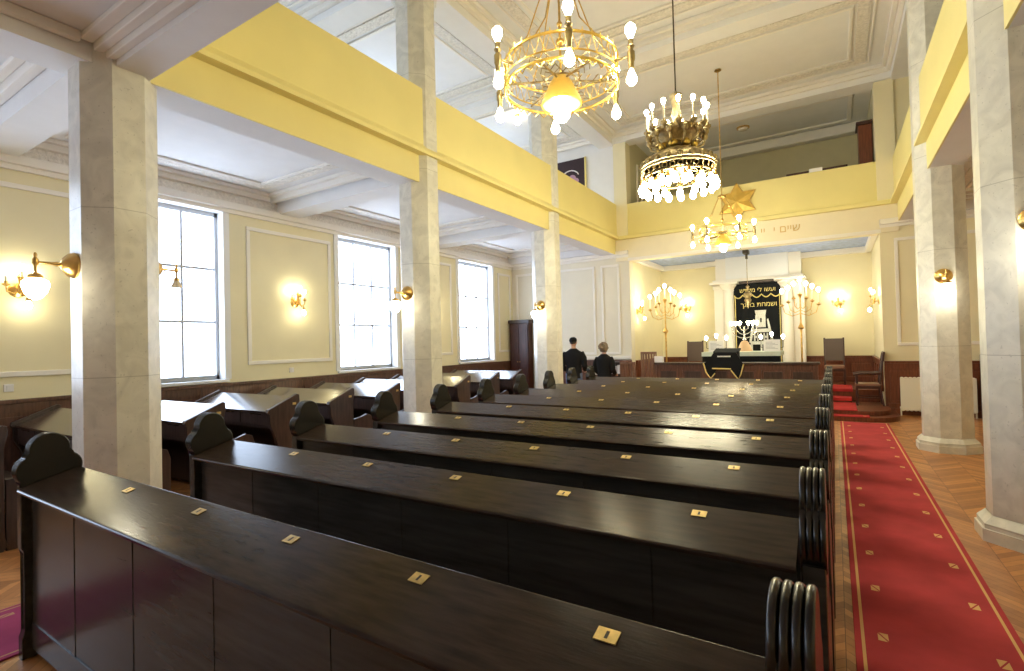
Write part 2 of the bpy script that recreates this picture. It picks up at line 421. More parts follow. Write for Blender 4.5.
# ------------------------------------------------------------------ gallery structure
gx = [('left', XL, PL, -1), ('right', PR, XR, 1)]
for side, x0, x1, sg in gx:
    struct('floor_gallery_' + side, MB().box(x0, x1 - (.06 if side == 'left' else 0), YB, YE, 4.42, 4.56) if side == 'left' else MB().box(x0+.06, x1, YB, YE, 4.42, 4.56), 'white')
    fx = PL if side == 'left' else PR
    mb = MB()
    a, b = (fx-.42, fx-.02) if side == 'left' else (fx+.02, fx+.42)
    mb.box(a, b, YB, YE, SOF, 4.5)
    struct('wall_gallery_beam_' + side, mb, 'white')
    # painted face of the beam and the thicker parapet above it
    mb = MB()
    if side == 'left':
        mb.box(fx-.02, fx, COLY[0], YE-.05, SOF, 4.47)
        mb.prism([(fx-.10,4.45),(fx+.125,4.45),(fx+.125,4.50),(fx+.05,4.60),(fx+.05,PTOP),(fx-.10,PTOP)], 'y', COLY[0], YE-.05)
    else:
        mb.box(fx, fx+.02, COLY[0], YE-.05, SOF, 4.47)
        mb.prism([(fx+.10,4.45),(fx-.125,4.45),(fx-.125,4.50),(fx-.05,4.60),(fx-.05,PTOP),(fx+.10,PTOP)], 'y', COLY[0], YE-.05)
    struct('wall_parapet_' + side, mb, 'yellow')
    # cross beams
    mb = MB()
    for y in [1.92-3.8, 1.92] + COLY[1:]:
        mb.box(x0 if side == 'left' else b, a if side == 'left' else x1, y-.2, y+.2, SOF+.05, 4.45)
    mb.box(x0 if side == 'left' else b, a if side == 'left' else x1, YE-.22, YE, SOF+.05, 4.45)
    struct('ceiling_beams_' + side, mb, 'white')
    # coffer mouldings per bay: cornice, ornament band, inner moulding
    xa, xb = (x0, a) if side == 'left' else (b, x1)
    bays = [(-1.68, 1.72), (2.12, 5.52), (5.92, 9.5), (9.9, YE-.22)]
    mb, orn, inn = MB(), MB(), MB()
    for y0, y1 in bays:
        frame_xy(mb, xa, xb, y0, y1, 4.28, 4.42, .1)
        frame_xy(mb, xa+.1, xb-.1, y0+.1, y1-.1, 4.36, 4.42, .08)
        frame_xy(orn, xa+.36, xb-.36, y0+.36, y1-.36, 4.392, 4.42, .15)
        frame_xy(inn, xa+.54, xb-.54, y0+.54, y1-.54, 4.385, 4.42, .05)
    struct(trim_name(), mb, 'mould'); struct(trim_name(), orn, 'orn'); struct(trim_name(), inn, 'mould')
# rear gallery over the viewer
struct('wall_rear_gallery_beam', MB().box(PL-.02, PR+.02, 1.86, 2.12, SOF-.004, 4.52), 'white')
struct('wall_rear_parapet', MB().box(PL+.05, PR-.05, 2.0, 2.14, 4.53, PTOP), 'yellow')
struct('floor_rear_gallery', MB().box(PL, PR, YB, 1.99, 4.25, 4.56), 'white')
mb = MB()
mb.box(PL, PR, 1.80, 1.86, 4.10, 4.25, .012).box(PL, PR, 1.73, 1.80, 4.15, 4.25, .012).box(PL, PR, 1.64, 1.73, 4.20, 4.25, .015).box(PL-.02, PL+.05, YB, 1.64, 4.17, 4.25, .015).box(PR-.05, PR+.02, YB, 1.64, 4.17, 4.25, .015)
frame_xy(mb, PL+.8, PR-.8, -1.4, .95, 4.21, 4.25, .12)
struct(trim_name(), mb, 'mould')

# ------------------------------------------------------------------ main ceiling
struct('ceiling', MB().box(XL-.3, XR+.3, YB-.3, YE+.3, ZC, ZC+.15), 'white')
mb = MB()
NB = [1.92, 5.72, 9.70]
for y in NB: mb.box(XL, XR, y-.2, y+.2, 7.10, ZC)
mb.box(PL, PR, YE-.14, YE+.3, 7.08, ZC)
mb.box(CL-.22, CL+.22, YB, YE, 7.06, ZC).box(CR-.22, CR+.22, YB, YE, 7.06, ZC)
struct('ceiling_beams', mb, 'white')
bays = [(2.12, 5.52), (5.92, 9.5), (9.9, YE-.14)]
mb, orn, inn = MB(), MB(), MB()
for y0, y1 in bays:
    for xa, xb, d in ((CL+.22, CR-.22, .45), (XL, CL-.22, .32), (CR+.22, XR, .32)):
        frame_xy(mb, xa, xb, y0, y1, 7.20, ZC, .08)
        frame_xy(mb, xa+.08, xb-.08, y0+.08, y1-.08, 7.28, ZC, .08)
        frame_xy(orn, xa+d, xb-d, y0+d, y1-d, ZC-.03, ZC, .2)
        frame_xy(inn, xa+d+.26, xb-d-.26, y0+d+.26, y1-d-.26, ZC-.04, ZC, .06)
        frame_xy(inn, xa+d-.07, xb-d+.07, y0+d-.07, y1-d+.07, ZC-.035, ZC, .035)
struct(trim_name(), mb, 'mould'); struct(trim_name(), orn, 'orn'); struct(trim_name(), inn, 'mould')

# ------------------------------------------------------------------ wall mouldings, cornice, wainscot
mb = MB()
mb.box(XL, XL+.10, YB, YE, 4.02, 4.14, .02).box(XL, XL+.05, YB, YE, 3.96, 4.03)
mb.box(XL, AL, YE-.10, YE, 4.02, 4.14, .02).box(XL, AL, YE-.05, YE, 3.96, 4.03)
mb.box(AR, XR, YE-.10, YE, 4.02, 4.14, .02).box(AR, XR, YE-.05, YE, 3.96, 4.03)
struct(trim_name(), mb, 'mould')
mb = MB().box(XL, XL+.03, YB, YE, 4.14, 4.28); struct(trim_name(), mb, 'orn')
def frame_yz(y0, y1, z0, z1, w=.065):
    mb = MB(); x = XL
    mb.box(x, x+.03, y0, y1, z0, z0+w, .01).box(x, x+.03, y0, y1, z1-w, z1, .01).box(x, x+.03, y0, y0+w, z0+w, z1-w, .01).box(x, x+.03, y1-w, y1, z0+w, z1-w, .01)
    struct(trim_name(), mb, 'mould')
def frame_xz(x0, x1, z0, z1, y=YE, w=.065, m='mould'):
    mb = MB()
    mb.box(x0, x1, y-.03, y, z0, z0+w, .01).box(x0, x1, y-.03, y, z1-w, z1, .01).box(x0, x0+w, y-.03, y, z0+w, z1-w, .01).box(x1-w, x1, y-.03, y, z0+w, z1-w, .01)
    struct(trim_name(), mb, m)
for a, b in ((1.10, 2.72), (5.0, 6.72), (8.8, 10.5), (12.68, 13.36)): frame_yz(a, b, 1.45, 3.80)
frame_xz(-8.25, -7.55, 1.33, 3.80); frame_xz(-7.35, -5.65, 1.33, 3.80); frame_xz(-5.47, -4.93, 1.33, 3.80)
mb = MB().box(XL+.75, AL, YE-.05, YE, 1.2, 1.29, .015); struct(trim_name(), mb, 'mould')
frame_xz(1.12, 2.9, 1.45, 3.72)
frame_xz(3.1, 4.4, 1.45, 3.72)
def wainscot(mb, axis, at, a0, a1, z0=0, ztop=1.18, sgn=1, n=None):
    """framed wooden dado: boards proud of a backing, cap and plinth"""
    def B(u0, u1, d0, d1, zz0, zz1, bev=0):
        if axis == 'x': mb.box(at + sgn*d0, at + sgn*d1, u0, u1, zz0, zz1, bev)
        else: mb.box(u0, u1, at + sgn*d0, at + sgn*d1, zz0, zz1, bev)
    B(a0, a1, 0, .02, z0, ztop); B(a0, a1, 0, .06, ztop-.05, ztop, .01); B(a0, a1, 0, .05, z0, z0+.14, .008)
    n = n or max(1, round((a1-a0)/.62)); w = (a1-a0)/n
    for k in range(n+1): B(max(a0, a0+k*w-.045), min(a1, a0+k*w+.045), .02, .04, z0+.14, ztop-.05)
    B(a0, a1, .02, .036, ztop-.16, ztop-.051); B(a0, a1, .02, .036, z0+.139, z0+.24)
    for k in range(n): B(a0+k*w+.09, a0+(k+1)*w-.09, .02, .03, z0+.29, ztop-.21, .004)
mb = MB()
ys2 = [(YB, YE)]
wainscot(mb, 'x', XL, YB, YE)
struct('baseboard_left', mb, 'wainscot')
mb = MB(); wainscot(mb, 'y', YE, XL+.75, AL, sgn=-1); struct('baseboard_end_left', mb, 'wainscot')
mb = MB(); wainscot(mb, 'y', YE, AR, XR, sgn=-1, ztop=1.13); struct('baseboard_end_right', mb, 'redwood')
mb = MB(); wainscot(mb, 'y', YA, AL, AR, z0=.45, ztop=1.15, sgn=-1); wainscot(mb, 'x', AR, YE+.3, YA, z0=.45, ztop=1.15, sgn=-1); wainscot(mb, 'x', AL, YE+.3, YA, z0=.0, ztop=1.15)
struct('baseboard_apse', mb, 'redwood')

# ------------------------------------------------------------------ columns
def octo(r): # inradius -> octagon profile points, faces on the axes
    R = r / math.cos(PI/8)
    return [(R*math.cos(PI/8 + k*PI/4), R*math.sin(PI/8 + k*PI/4)) for k in range(8)]
def make_column(label, loc):
    t = thing('column', label, 'column', loc, 0, 'marble columns of the galleries')
    R = .28
    MB().prism(octo(R), 'z', .2, 7.06, 0).build('shaft', 'marble', t, 20, world=False)
    b = MB()
    b.prism(octo(R+.075), 'z', 0, .10).prism(octo(R+.06), 'z', .10, .14)
    lo, hi = octo(R+.06), octo(R+.005)
    for k in range(8):
        p, q, r_, s_ = lo[k], lo[(k+1) % 8], hi[(k+1) % 8], hi[k]
        b.face([(*p, .14), (*q, .14), (*r_, .20), (*s_, .20)])
    b.build('base', 'marble', t, 20, world=False)
    c = MB(); c.prism(octo(R+.03), 'z', 6.84, 6.90).prism(octo(R+.055), 'z', 6.90, 7.06)
    c.build('capital', 'marble', t, 20, world=False)
    return t
cl = make_column('marble column closest on the left, rising behind the nearest pew', (CL, COLY[0], 0))
dup(cl, (CL, COLY[1], 0), 0, 'second marble column along the left parapet, between two windows')
dup(cl, (CL, COLY[2], 0), 0, 'marble column just beside the two standing people')
dup(cl, (CR-.05, COLYR[0], 0), 0, 'marble column nearest on the right, cut by the edge of the view')
dup(cl, (CR-.03, COLYR[1], 0), 0, 'marble column by the far end of the red carpet, one round brass lamp on it')

# ------------------------------------------------------------------ carpets
o = MB().box(-.385, .385, -5.5, 5.5, 0, .012, .004).build('carpet_runner', 'red', None); o.location = (.43, 6.5, 0)
tag(o, 'red carpet runner with gold border along the right aisle', 'carpet')
o = MB().box(-.39, .39, -6, 6, 0, .012, .004).build('carpet_runner', 'magenta', None); o.location = (-4.37, 4.2, 0); 
o.location = (-4.375, 3.4, 0)
tag(o, 'magenta carpet runner in the left aisle beside the nearest pew end', 'carpet')

# ------------------------------------------------------------------ pews
PX0, PX1 = -3.92, -.078
def trefoil(n=40):
    pts = []
    cz = 1.07
    for k in range(n+1):
        a = math.radians(-35) + math.radians(250) * k / n
        d = (math.cos(a), math.sin(a)); best = .06
        for cy, c2, r in ((0, 1.155, .095), (.068, 1.045, .085), (-.068, 1.045, .085)):
            ox, oz = -cy, cz - c2
            bb = ox*d[0] + oz*d[1]; cc = ox*ox + oz*oz - r*r
            disc = bb*bb - cc
            if disc > 0: best = max(best, -bb + math.sqrt(disc))
        pts.append((best*d[0], cz + best*d[1]))
    return pts
def make_pew():
    t = thing('pew', 'x', 'pew', (0,0,0), 0, 'long pews of the main block')
    L0, L1 = PX0+.05, PX1-.05
    # back panel with stiles
    b = MB(); b.box(L0, L1, -.088, -.045, .06, .95)
    for x in (-3.26, -2.60, -1.94, -1.29, -.64): b.box(x-.022, x+.022, -.0905, -.085, .19, .93, .001)
    b.box(L0, L1, -.094, -.085, .06, .20, .002)
    b.build('back_panel', 'dark', t, world=False)
    # sloping book ledge
    MB().prism([(-.145,.935),(-.150,.948),(-.142,.958),(.128,1.030),(.142,1.024),(.140,1.008),(.125,1.0)], 'x', L0, L1).build('book_ledge', 'ledge', t, 50, world=False)
    MB().box(L0, L1, -.03, .37, .41, .45, .012).build('seat', 'dark', t, world=False)
    s = MB(); s.box(L0, L1, .30, .33, .06, .41); s.build('seat_apron', 'dark', t, world=False)
    MB().prism([(-.045,.45),(-.03,.45),(.05,.93),(.02,.98)], 'x', L0, L1).build('backrest', 'dark', t, world=False)
    MB().box(L0, L1, .22, .30, .06, .12, .01).build('foot_rail', 'dark', t, world=False)
    for sx, x in ((1, PX0), (-1, PX1)):
        body = MB()
        poly = [(-.13,0),(.40,0),(.40,.10),(.36,.16),(.36,.50),(.41,.60),(.40,.66),(.34,.69),(.26,.67),(.19,.74),(.15,.86),(.13,.96),(-.13,.96),(-.13,.62),(-.11,.58),(-.11,.16),(-.13,.12)]
        body.prism(poly, 'x', x-.034, x+.034, .008)
        e = body.build('end_panel', 'dark', t, 35, world=False)
        f = MB(); tp = trefoil()
        neck = [(-.10, .93)] ; poly = [(.10, .93)] + tp + [(-.10, .93)]
        for q in range(4):
            x0 = x - .038 + q*.019
            f.prism(poly, 'x', x0+.0005, x0+.0185, .008, 3)
        f.build('finial', 'carved', e, 50, world=False)
    k = 0
    for px in (-3.02, -2.33, -1.68, -1.06, -.47):
        p = MB(); p.box(-.028, .028, -.020, .020, 0, .003, .001)
        q = MB(); q.box(-.004, .004, -.011, .011, .003, .0036)
        mt = Matrix.Translation((px, .065, 1.0145)) @ Matrix.Rotation(math.atan2(.072, .27), 4, 'X')
        pl = p.xform(mt).build('number_plate', 'plate', t, world=False)
        q.xform(mt).build('engraved_numeral', 'ink', pl, 0, world=False)
    return t
PY = [1.115, 2.035, 2.86, 3.77, 4.66, 5.58, 6.48, 7.36, 8.22, 9.02]
ordl = ['nearest long black pew, cut off by the bottom edge of the view', 'second long dark pew counted from the viewer, reaching the right aisle carpet',
 'third long dark pew counted from the viewer', 'fourth long dark pew counted from the viewer', 'fifth long dark pew counted from the viewer',
 'long dark pew standing level with the second left column, sixth from the viewer', 'seventh long dark pew counted from the viewer',
 'third long pew counted back from the wooden rail at the ark', 'second long pew counted back from the wooden rail at the ark', 'farthest long pew, next to the wooden rail before the ark']
pew = make_pew()
for i, y in enumerate(PY):
    p = pew if i == 0 else dup(pew, (0,0,0))
    p.location = (0, y, 0); p['label'] = ordl[i]
pew.rotation_euler = (0, 0, -.0135); pew.location = (.0, 1.062, 0)

# ------------------------------------------------------------------ desks along the window wall
def make_desk():
    t = thing('desk_bench', 'x', 'desk', (0,0,0), 0, 'desk benches along the window wall')
    X0, X1 = -8.12, -6.2          # lid ends (world x); local y=0 at lid's far edge
    prof_lid = [(-.40,.875),(-.40,.90),(-.01,1.062),(0,1.058),(0,1.032)]
    MB().prism(prof_lid, 'x', X0+.04, X1-.04, .003).build('lid', 'lid', t, world=False)
    f = MB(); f.box(X0+.04, X1-.04, -.37, -.345, .68, .885)
    for k in range(3):
        x = X0 + .33 + k*.63
        f.box(x-.27, x+.27, -.378, -.37, .72, .88, .003)
    f.build('front_panel', 'brown', t, world=False)
    pull = MB()
    for k in range(3):
        x = X0 + .33 + k*.63
        h = MB(); h.box(x-.12, x+.12, -.384, -.379, .85, .862); h.build('book_slot', 'lid', t, world=False)
    MB().box(X0+.04, X1-.04, -.345, .0, .66, .685).build('inner_shelf', 'brown', t, world=False)
    MB().box(X0+.04, X1-.04, -.02, 0, .06, 1.02).build('back_board', 'brown', t, world=False)
    poly = [(-.33,0),(.0,0),(.03,.05),(.0,.15),(.0,.9),(.035,1.0),(.03,1.085),(-.0,1.095),(-.42,.925),(-.43,.89),(-.40,.86),(-.40,.72),(-.34,.60),(-.28,.40),(-.30,.15),(-.33,.08)]
    for x in (X0, X1):
        MB().prism(poly, 'x', x-.03, x+.03, .006).build('side_panel', 'brown', t, 35, world=False)
    # bench seat behind the desk (for the next row)
    MB().box(X0+.04, X1-.04, .02, .40, .41, .45, .01).build('seat', 'brown', t, world=False)
    bp = [(.02,0),(.42,0),(.42,.1),(.38,.2),(.39,.55),(.36,.64),(.28,.67),(.16,.63),(.02,.62)]
    for x in (X0, X1): MB().prism(bp, 'x', x-.025, x+.025, .006).build('seat_end', 'brown', t, 35, world=False)
    m = MB(); m.box(X1+.03, X1+.034, -.075, -.025, .955, .985); m.build('number_plate', 'plate', t, 0, world=False)
    return t
DY = [1.45, 2.40, 3.36, 4.36, 5.30, 6.28, 7.26, 8.24, 9.30, 10.25]
dl = ['dark desk bench at the extreme left, only its end panel showing', 'desk bench with dull lid just left of the nearest marble column', 'desk bench with white gleaming lid directly right of the nearest column',
 'desk bench with partly gleaming lid, second one right of the nearest column', 'desk bench with tan reflection on its lid, third one right of the nearest column', 'desk bench with sunlit lid ending just before the second column',
 'desk bench mostly hidden behind the second column', 'desk bench with brown lid seen just past the second column', 'desk bench one row before the farthest, under the third window', 'farthest desk bench, white papers lying on its lid near the cabinet']
desk = make_desk()
for i, y in enumerate(DY):
    p = desk if i == 0 else dup(desk, (0,0,0))
    p.location = (0, y, 0); p['label'] = dl[i]
mtp = Matrix.Translation((-7.2, 10.0, 1.0)) @ Matrix.Rotation(math.atan2(.125, .39), 4, 'X')
for k, (dx, rz) in enumerate(((0, .1), (.33, -.15))):
    o = MB().box(-.13, .13, -.1, .1, -.002, .012, .002).xform(Matrix.Translation((-7.3+dx, 10.03, 0)) ).build('open_book', 'paper', None)
    o.location = (0, 0, .99); 
    bpy.data.meshes[o.data.name].transform(Matrix.Translation((-7.3+dx, 10.05, 0)) @ Matrix.Rotation(rz, 4, 'Z') @ Matrix.Rotation(math.atan2(.125, .39), 4, 'X') @ Matrix.Translation((7.3-dx, -10.03, 0)))
    tag(o, ['white papers lying on the farthest desk lid, nearer the window', 'white papers lying on the farthest desk lid, nearer the aisle'][k], 'papers', 'papers on the farthest desk')

# ------------------------------------------------------------------ lamps
BULBR = .034
def bulb(c, parent, down=False, r=BULBR, m='bulb', name='bulb'):
    b = MB(); s = -1 if down else 1
    b.lathe([(r*.35, 0), (r*.55, s*r*.5), (r*.98, s*r*1.6), (r*.9, s*r*2.3), (r*.45, s*r*2.8), (.001, s*r*2.95)], c, 10)
    return b.build(name, m, parent, 60, world=False)
def make_sconce(label, loc, rz):
    """local +X points away from the wall; three candle bulbs up and one pendant bulb down"""
    t = thing('wall_sconce', label, 'wall lamp', loc, rz, 'brass wall sconces')
    b = MB(); b.lathe([(.001, .035), (.05, .03), (.085, .012), (.09, 0)], (0,0,0), 18, 'x'); b.build('wall_plate', 'brass', t, world=False)
    st = MB(); st.lathe([(.012,-.06),(.03,-.03),(.018,0),(.028,.04),(.014,.08),(.022,.13),(.03,.15),(.01,.19)], (.10,0,0), 12).tube([(.02,0,0),(.10,0,0)], .014, 8)
    st.build('stem', 'brass', t, world=False)
    for dy, dx, dz in ((-.13, .11, .06), (.13, .11, .06), (0, .16, .12)):
        a = MB(); pts = [(.10, 0, -.02), (.10+(dx-.1)*.5, dy*.5, -.05), (dx, dy*.95, -.03), (dx, dy, dz-.02)]
        a.tube(pts, .008, 7).lathe([(.008,-.03),(.035,-.012),(.035,0),(.016,.008),(.016,.03)], (dx, dy, dz), 10)
        arm = a.build('candle_arm', 'brass', t, world=False)
        c = MB(); c.lathe([(.011, .02), (.011, .10)], (dx, dy, dz), 8); c.build('candle', 'candle', arm, world=False)
        bulb((dx, dy, dz+.10), arm, r=.026, m='sconcebulb')
    a = MB(); a.tube([(.10,0,-.04),(.15,.04,-.075),(.18,.05,-.06),(.19,.05,-.10)], .008, 7).lathe([(.03,-.14),(.026,-.11),(.012,-.095)], (.19,.05,0), 10)
    p = a.build('pendant_arm', 'brass', t, world=False)
    bulb((.19, .05, -.135), p, True, r=.036, m='sconcebulb')
    return t
sc = make_sconce('brass candle sconce on the window wall, left of the nearest marble column', (XL, 2.12, 2.50), 0)
dup(sc, (XL, 5.92, 2.55), 0, 'brass candle sconce on the wall panel between the first two windows seen')
dup(sc, (XL, 9.72, 2.52), 0, 'brass candle sconce partly hidden by the second left column')
dup(sc, (AL, 14.05, 2.50), 0, 'brass sconce on the side wall of the ark niche, left of a tall candelabrum')
dup(sc, (-3.87, YA, 2.62), -PI/2, 'brass sconce on the niche back wall above the left high-backed chair')
dup(sc, (.11, YA, 2.55), -PI/2, 'brass sconce on the niche back wall above the right high-backed chair')
dup(sc, (AR, 14.2, 2.45), PI, 'brass sconce above the dark armchair')

def make_column_lamp(label, loc, rz, lit=True):
    t = thing('column_lamp', label, 'wall lamp', loc, rz, 'brass lamps on the columns')
    b = MB(); b.lathe([(.10,0),(.105,.015),(.09,.05),(.05,.085),(.02,.10)], (0,0,0), 20, 'x'); b.build('rose', 'brass', t, world=False)
    a = MB(); a.lathe([(.012,.08),(.02,.12),(.012,.15),(.012,.25)], (0,0,0), 10, 'x').lathe([(.006,.075),(.014,.06),(.010,.04),(.022,.02),(.022,-.01),(.010,-.03),(.010,-.09)], (.25,0,0), 10)
    a.build('bracket_arm', 'brass', t, world=False)
    if lit:
        MB().lathe([(.012,-.08),(.045,-.10),(.055,-.125),(.05,-.13)], (.25,0,0), 14).build('gallery_cap', 'brass', t, world=False)
        g = MB(); g.lathe([(.05,-.128),(.080,-.15),(.085,-.18),(.068,-.235),(.038,-.275),(.012,-.29)], (.25,0,0), 16); g.build('glass_shade', 'globe', t, 60, world=False)
    else:
        MB().lathe([(.012,-.08),(.03,-.10),(.03,-.12)], (.25,0,0), 12).build('gallery_cap', 'brass', t, world=False)
        MB().lathe([(.025,-.115),(.045,-.16),(.062,-.20),(.058,-.20),(.04,-.16),(.02,-.12)], (.25,0,0), 14).build('glass_shade', 'opal', t, 60, world=False)
    return t
R = .28
_l = None
l0 = make_column_lamp('brass arm lamp with glowing teardrop shade, left of the nearest column', (CL, COLY[0]-R, 2.42), -PI/2)
make_column_lamp('small unlit brass lamp before the window, right of the nearest column', (CL, COLY[0]+R, 2.46), PI/2, False).scale = (.78, .78, .78)
dup(l0, (CL, COLY[1]-R, 2.46), -PI/2, 'glowing brass lamp on the second left column, next to a window')
dup(l0, (CL, COLY[2]-R, 2.48), -PI/2, 'glowing brass lamp on the column next to the two standing people')
dup(l0, (CR-.05, COLYR[1]-R, 2.50), -PI/2, 'glowing lamp with round brass plate on the column past the red carpet')
dup(l0, (CR-.05, COLYR[0]-R, 2.55), -PI/2, 'glowing lamp cut by the right edge of the view, on the nearest right column')

def make_wheel_chandelier(label, loc, rz, drop, capz):
    t = thing('chandelier', label, 'chandelier', loc, rz)
    RR = .47
    r_ = MB()
    r_.ring((0,0,.11), RR, .011, 48, 6).ring((0,0,-.09), RR, .012, 48, 6)
    for k in range(36):    # zigzag lattice and scalloped crest
        a0, a1 = 2*PI*k/36, 2*PI*(k+.5)/36; a2 = 2*PI*(k+1)/36
        p = lambda a, z, q=RR: (q*math.cos(a), q*math.sin(a), z)
        r_.tube([p(a0,-.02), p(a1,.10), p(a2,-.02)], .004, 4)
        r_.tube([p(a0,-.09), p(a1,-.135), p(a2,-.09)], .006, 4)
        r_.tube([p(a1,.11), p(a1,.15)], [.006,.002], 4)
    r_.ring((0,0,-.025), RR, .007, 48, 5)
    r_.build('wheel_rim', 'gold', t, 60, world=False)
    s = MB()
    for k in range(6):
        a = 2*PI*k/6 + PI/6
        s.tube([(.08*math.cos(a), .08*math.sin(a), -.03), (RR*math.cos(a), RR*math.sin(a), -.05)], .009, 6)
        for q in range(5):
            rad = .14 + q*.065; w = .05
            for sg in (-1, 1):
                s.tube([(rad*math.cos(a), rad*math.sin(a), -.03), ((rad+.04)*math.cos(a+sg*w/rad), (rad+.04)*math.sin(a+sg*w/rad), -.01), ((rad+.02)*math.cos(a+sg*1.6*w/rad), (rad+.02)*math.sin(a+sg*1.6*w/rad), -.04)], .005, 4)
    s.ring((0,0,-.03), .13, .008, 24, 5)
    s.build('spokes', 'bronze', t, 60, world=False)
    for k in range(6):
        a = 2*PI*k/6; ca, sa = math.cos(a), math.sin(a)
        m_ = MB(); m_.tube([(RR*ca, RR*sa, 0), (.53*ca, .53*sa, .0), (.60*ca, .60*sa, 0)], [.014,.010,.012], 7)
        m_.lathe([(.012,-.11),(.022,-.10),(.022,-.05),(.03,-.03),(.03,.03),(.016,.05),(.030,.075),(.020,.09),(.022,.13),(.012,.135)], (.60*ca, .60*sa, 0), 10)
        arm = m_.build('bulb_arm', 'bronze', t, world=False)
        bulb((.60*ca, .60*sa, .135), arm, False, r=.042)
        bulb((.60*ca, .60*sa, -.11), arm, True, r=.042)
    b = MB(); b.lathe([(.03,.02),(.06,.0),(.10,-.06),(.13,-.13),(.165,-.20),(.17,-.235),(.155,-.235),(.12,-.14),(.05,-.03)], (0,0,0), 24)
    b.build('bell_shade', 'goldpaint', t, 50, world=False)
    bulb((0, 0, -.16), t, True, r=.075)
    c = MB(); c.tube([(0,0,0),(0,0,drop)], .010, 8).ball((0,0,.30), .035).ball((0,0,.45), .025).lathe([(.07,drop-.03),(.06,drop-.01),(.02,drop)], (0,0,0), 14)
    c.build('suspension_rod', 'brass', t, 60, world=False)
    h = MB()
    h.lathe([(.02,capz+.03),(.08,capz),(.08,capz-.03),(.02,capz-.05)], (0,0,0), 14)
    for k in range(6):
        a = 2*PI*k/6 + PI/6
        h.tube([(RR*math.cos(a), RR*math.sin(a), .11), (.27*math.cos(a), .27*math.sin(a), .36), (.06*math.cos(a), .06*math.sin(a), capz)], .0055, 5)
    h.build('chains', 'brass', t, 60, world=False)
    return t
def up_bulb(): pass
CX = -1.90
make_wheel_chandelier('large gilded wheel chandelier closest to the viewer, bulbs up and down', (CX+.02, 3.88, 3.92), math.radians(-58), ZC-3.92, .95)
make_wheel_chandelier('small gilded wheel chandelier farthest away, before the star on the balcony', (CX-.02, 11.5, 3.88), math.radians(-50), ZC-3.88, .80)

def make_tier_chandelier():
    t = thing('chandelier', 'two-tiered bronze chandelier with candle bulbs above a ring of globes', 'chandelier', (CX, 7.8, 4.1))
    RR = .53
    r_ = MB(); r_.ring((0,0,.12), RR, .016, 48, 6).ring((0,0,-.0), RR-.01, .014, 48, 6)
    for k in range(30):
        a = 2*PI*k/30
        r_.ring((RR*math.cos(a)*.99, RR*math.sin(a)*.99, .06), .035, .006, 10, 4, 'x' if abs(math.cos(a)) > .7 else 'y')
    r_.build('lower_ring', 'bronze', t, 60, world=False)
    g = MB(); g.lathe([(RR-.02, .16), (RR-.05, .24), (RR-.26, .37), (RR-.25, .385), (RR-.03, .26), (RR+.01, .16)], (0,0,0), 40)
    for k in range(20):
        a = 2*PI*k/20
        g.ball((RR*.98*math.cos(a), RR*.98*math.sin(a), .2), (.045,.045,.05), 6, 5)
    g.build('ornate_gallery', 'bronze', t, 60, world=False)
    for k in range(18):
        a = 2*PI*k/18; ca, sa = math.cos(a), math.sin(a)
        m_ = MB(); m_.lathe([(.008,.02),(.02,-.01),(.024,-.06)], (RR*ca, RR*sa, -.01), 8)
        s_ = m_.build('socket', 'brass', t, world=False)
        bulb((RR*ca, RR*sa, -.07), s_, True, r=.050)
    for k in range(9):
        a = 2*PI*(k+.5)/9; ca, sa = math.cos(a), math.sin(a)
        m_ = MB(); m_.tube([(.12*ca,.12*sa,.12),(.3*ca,.3*sa,.06),(.34*ca,.34*sa,.0)], .008, 6).lathe([(.008,.02),(.02,0),(.024,-.05)], (.34*ca, .34*sa, 0), 8)
        s_ = m_.build('inner_arm', 'brass', t, world=False)
        bulb((.34*ca, .34*sa, -.05), s_, True, r=.048)
    b = MB(); b.lathe([(.02,.0),(.10,.05),(.16,.14),(.13,.24),(.16,.33),(.20,.40),(.24,.45),(.22,.49),(.26,.56),(.35,.62),(.37,.68),(.36,.70),(.18,.72),(.06,.74),(.05,.85),(.075,.95),(.05,1.05),(.085,1.18),(.09,1.24),(.03,1.26),(.012,1.3)], (0,0,0), 28)
    for k in range(12):
        a = 2*PI*k/12
        b.tube([(q_*math.cos(a), q_*math.sin(a), z_) for q_, z_ in ((.34,.64),(.41,.58),(.38,.48),(.28,.44),(.22,.38),(.26,.32))], [.018,.024,.018,.012,.012,.008], 6)
        b.ball((.41*math.cos(a), .41*math.sin(a), .60), (.05,.05,.06), 7, 5)
    b.build('crown_body', 'bronze', t, 50, world=False)
    pl = MB()
    for k in range(8):
        a = 2*PI*k/8
        pl.ball((.23*math.cos(a), .23*math.sin(a), .45), (.07,.07,.055), 10, 7)
    pl.build('gilded_bosses', 'gold', t, 60, world=False)
    for k in range(13):
        a = 2*PI*k/13 + .2; ca, sa = math.cos(a), math.sin(a); q = .43
        m_ = MB(); m_.tube([(.33*ca,.33*sa,.64),(.40*ca,.40*sa,.60),(q*ca,q*sa,.66)], .012, 6).lathe([(.012,.64),(.05,.69),(.05,.71),(.02,.72),(.02,.75)], (q*ca,q*sa,0), 10)
        s_ = m_.build('candle_arm', 'bronze', t, world=False)
        c = MB(); c.lathe([(.014,.75),(.014,.95)], (q*ca,q*sa,0), 8); c.build('candle', 'candle', s_, world=False)
        bulb((q*ca, q*sa, .95), s_, r=.034)
    d = ZC-4.1
    MB().tube([(0,0,1.28),(0,0,d)], .011, 8).lathe([(.07,d-.03),(.06,d-.01),(.02,d)], (0,0,0), 14).build('suspension_rod', 'iron', t, 60, world=False)
make_tier_chandelier()

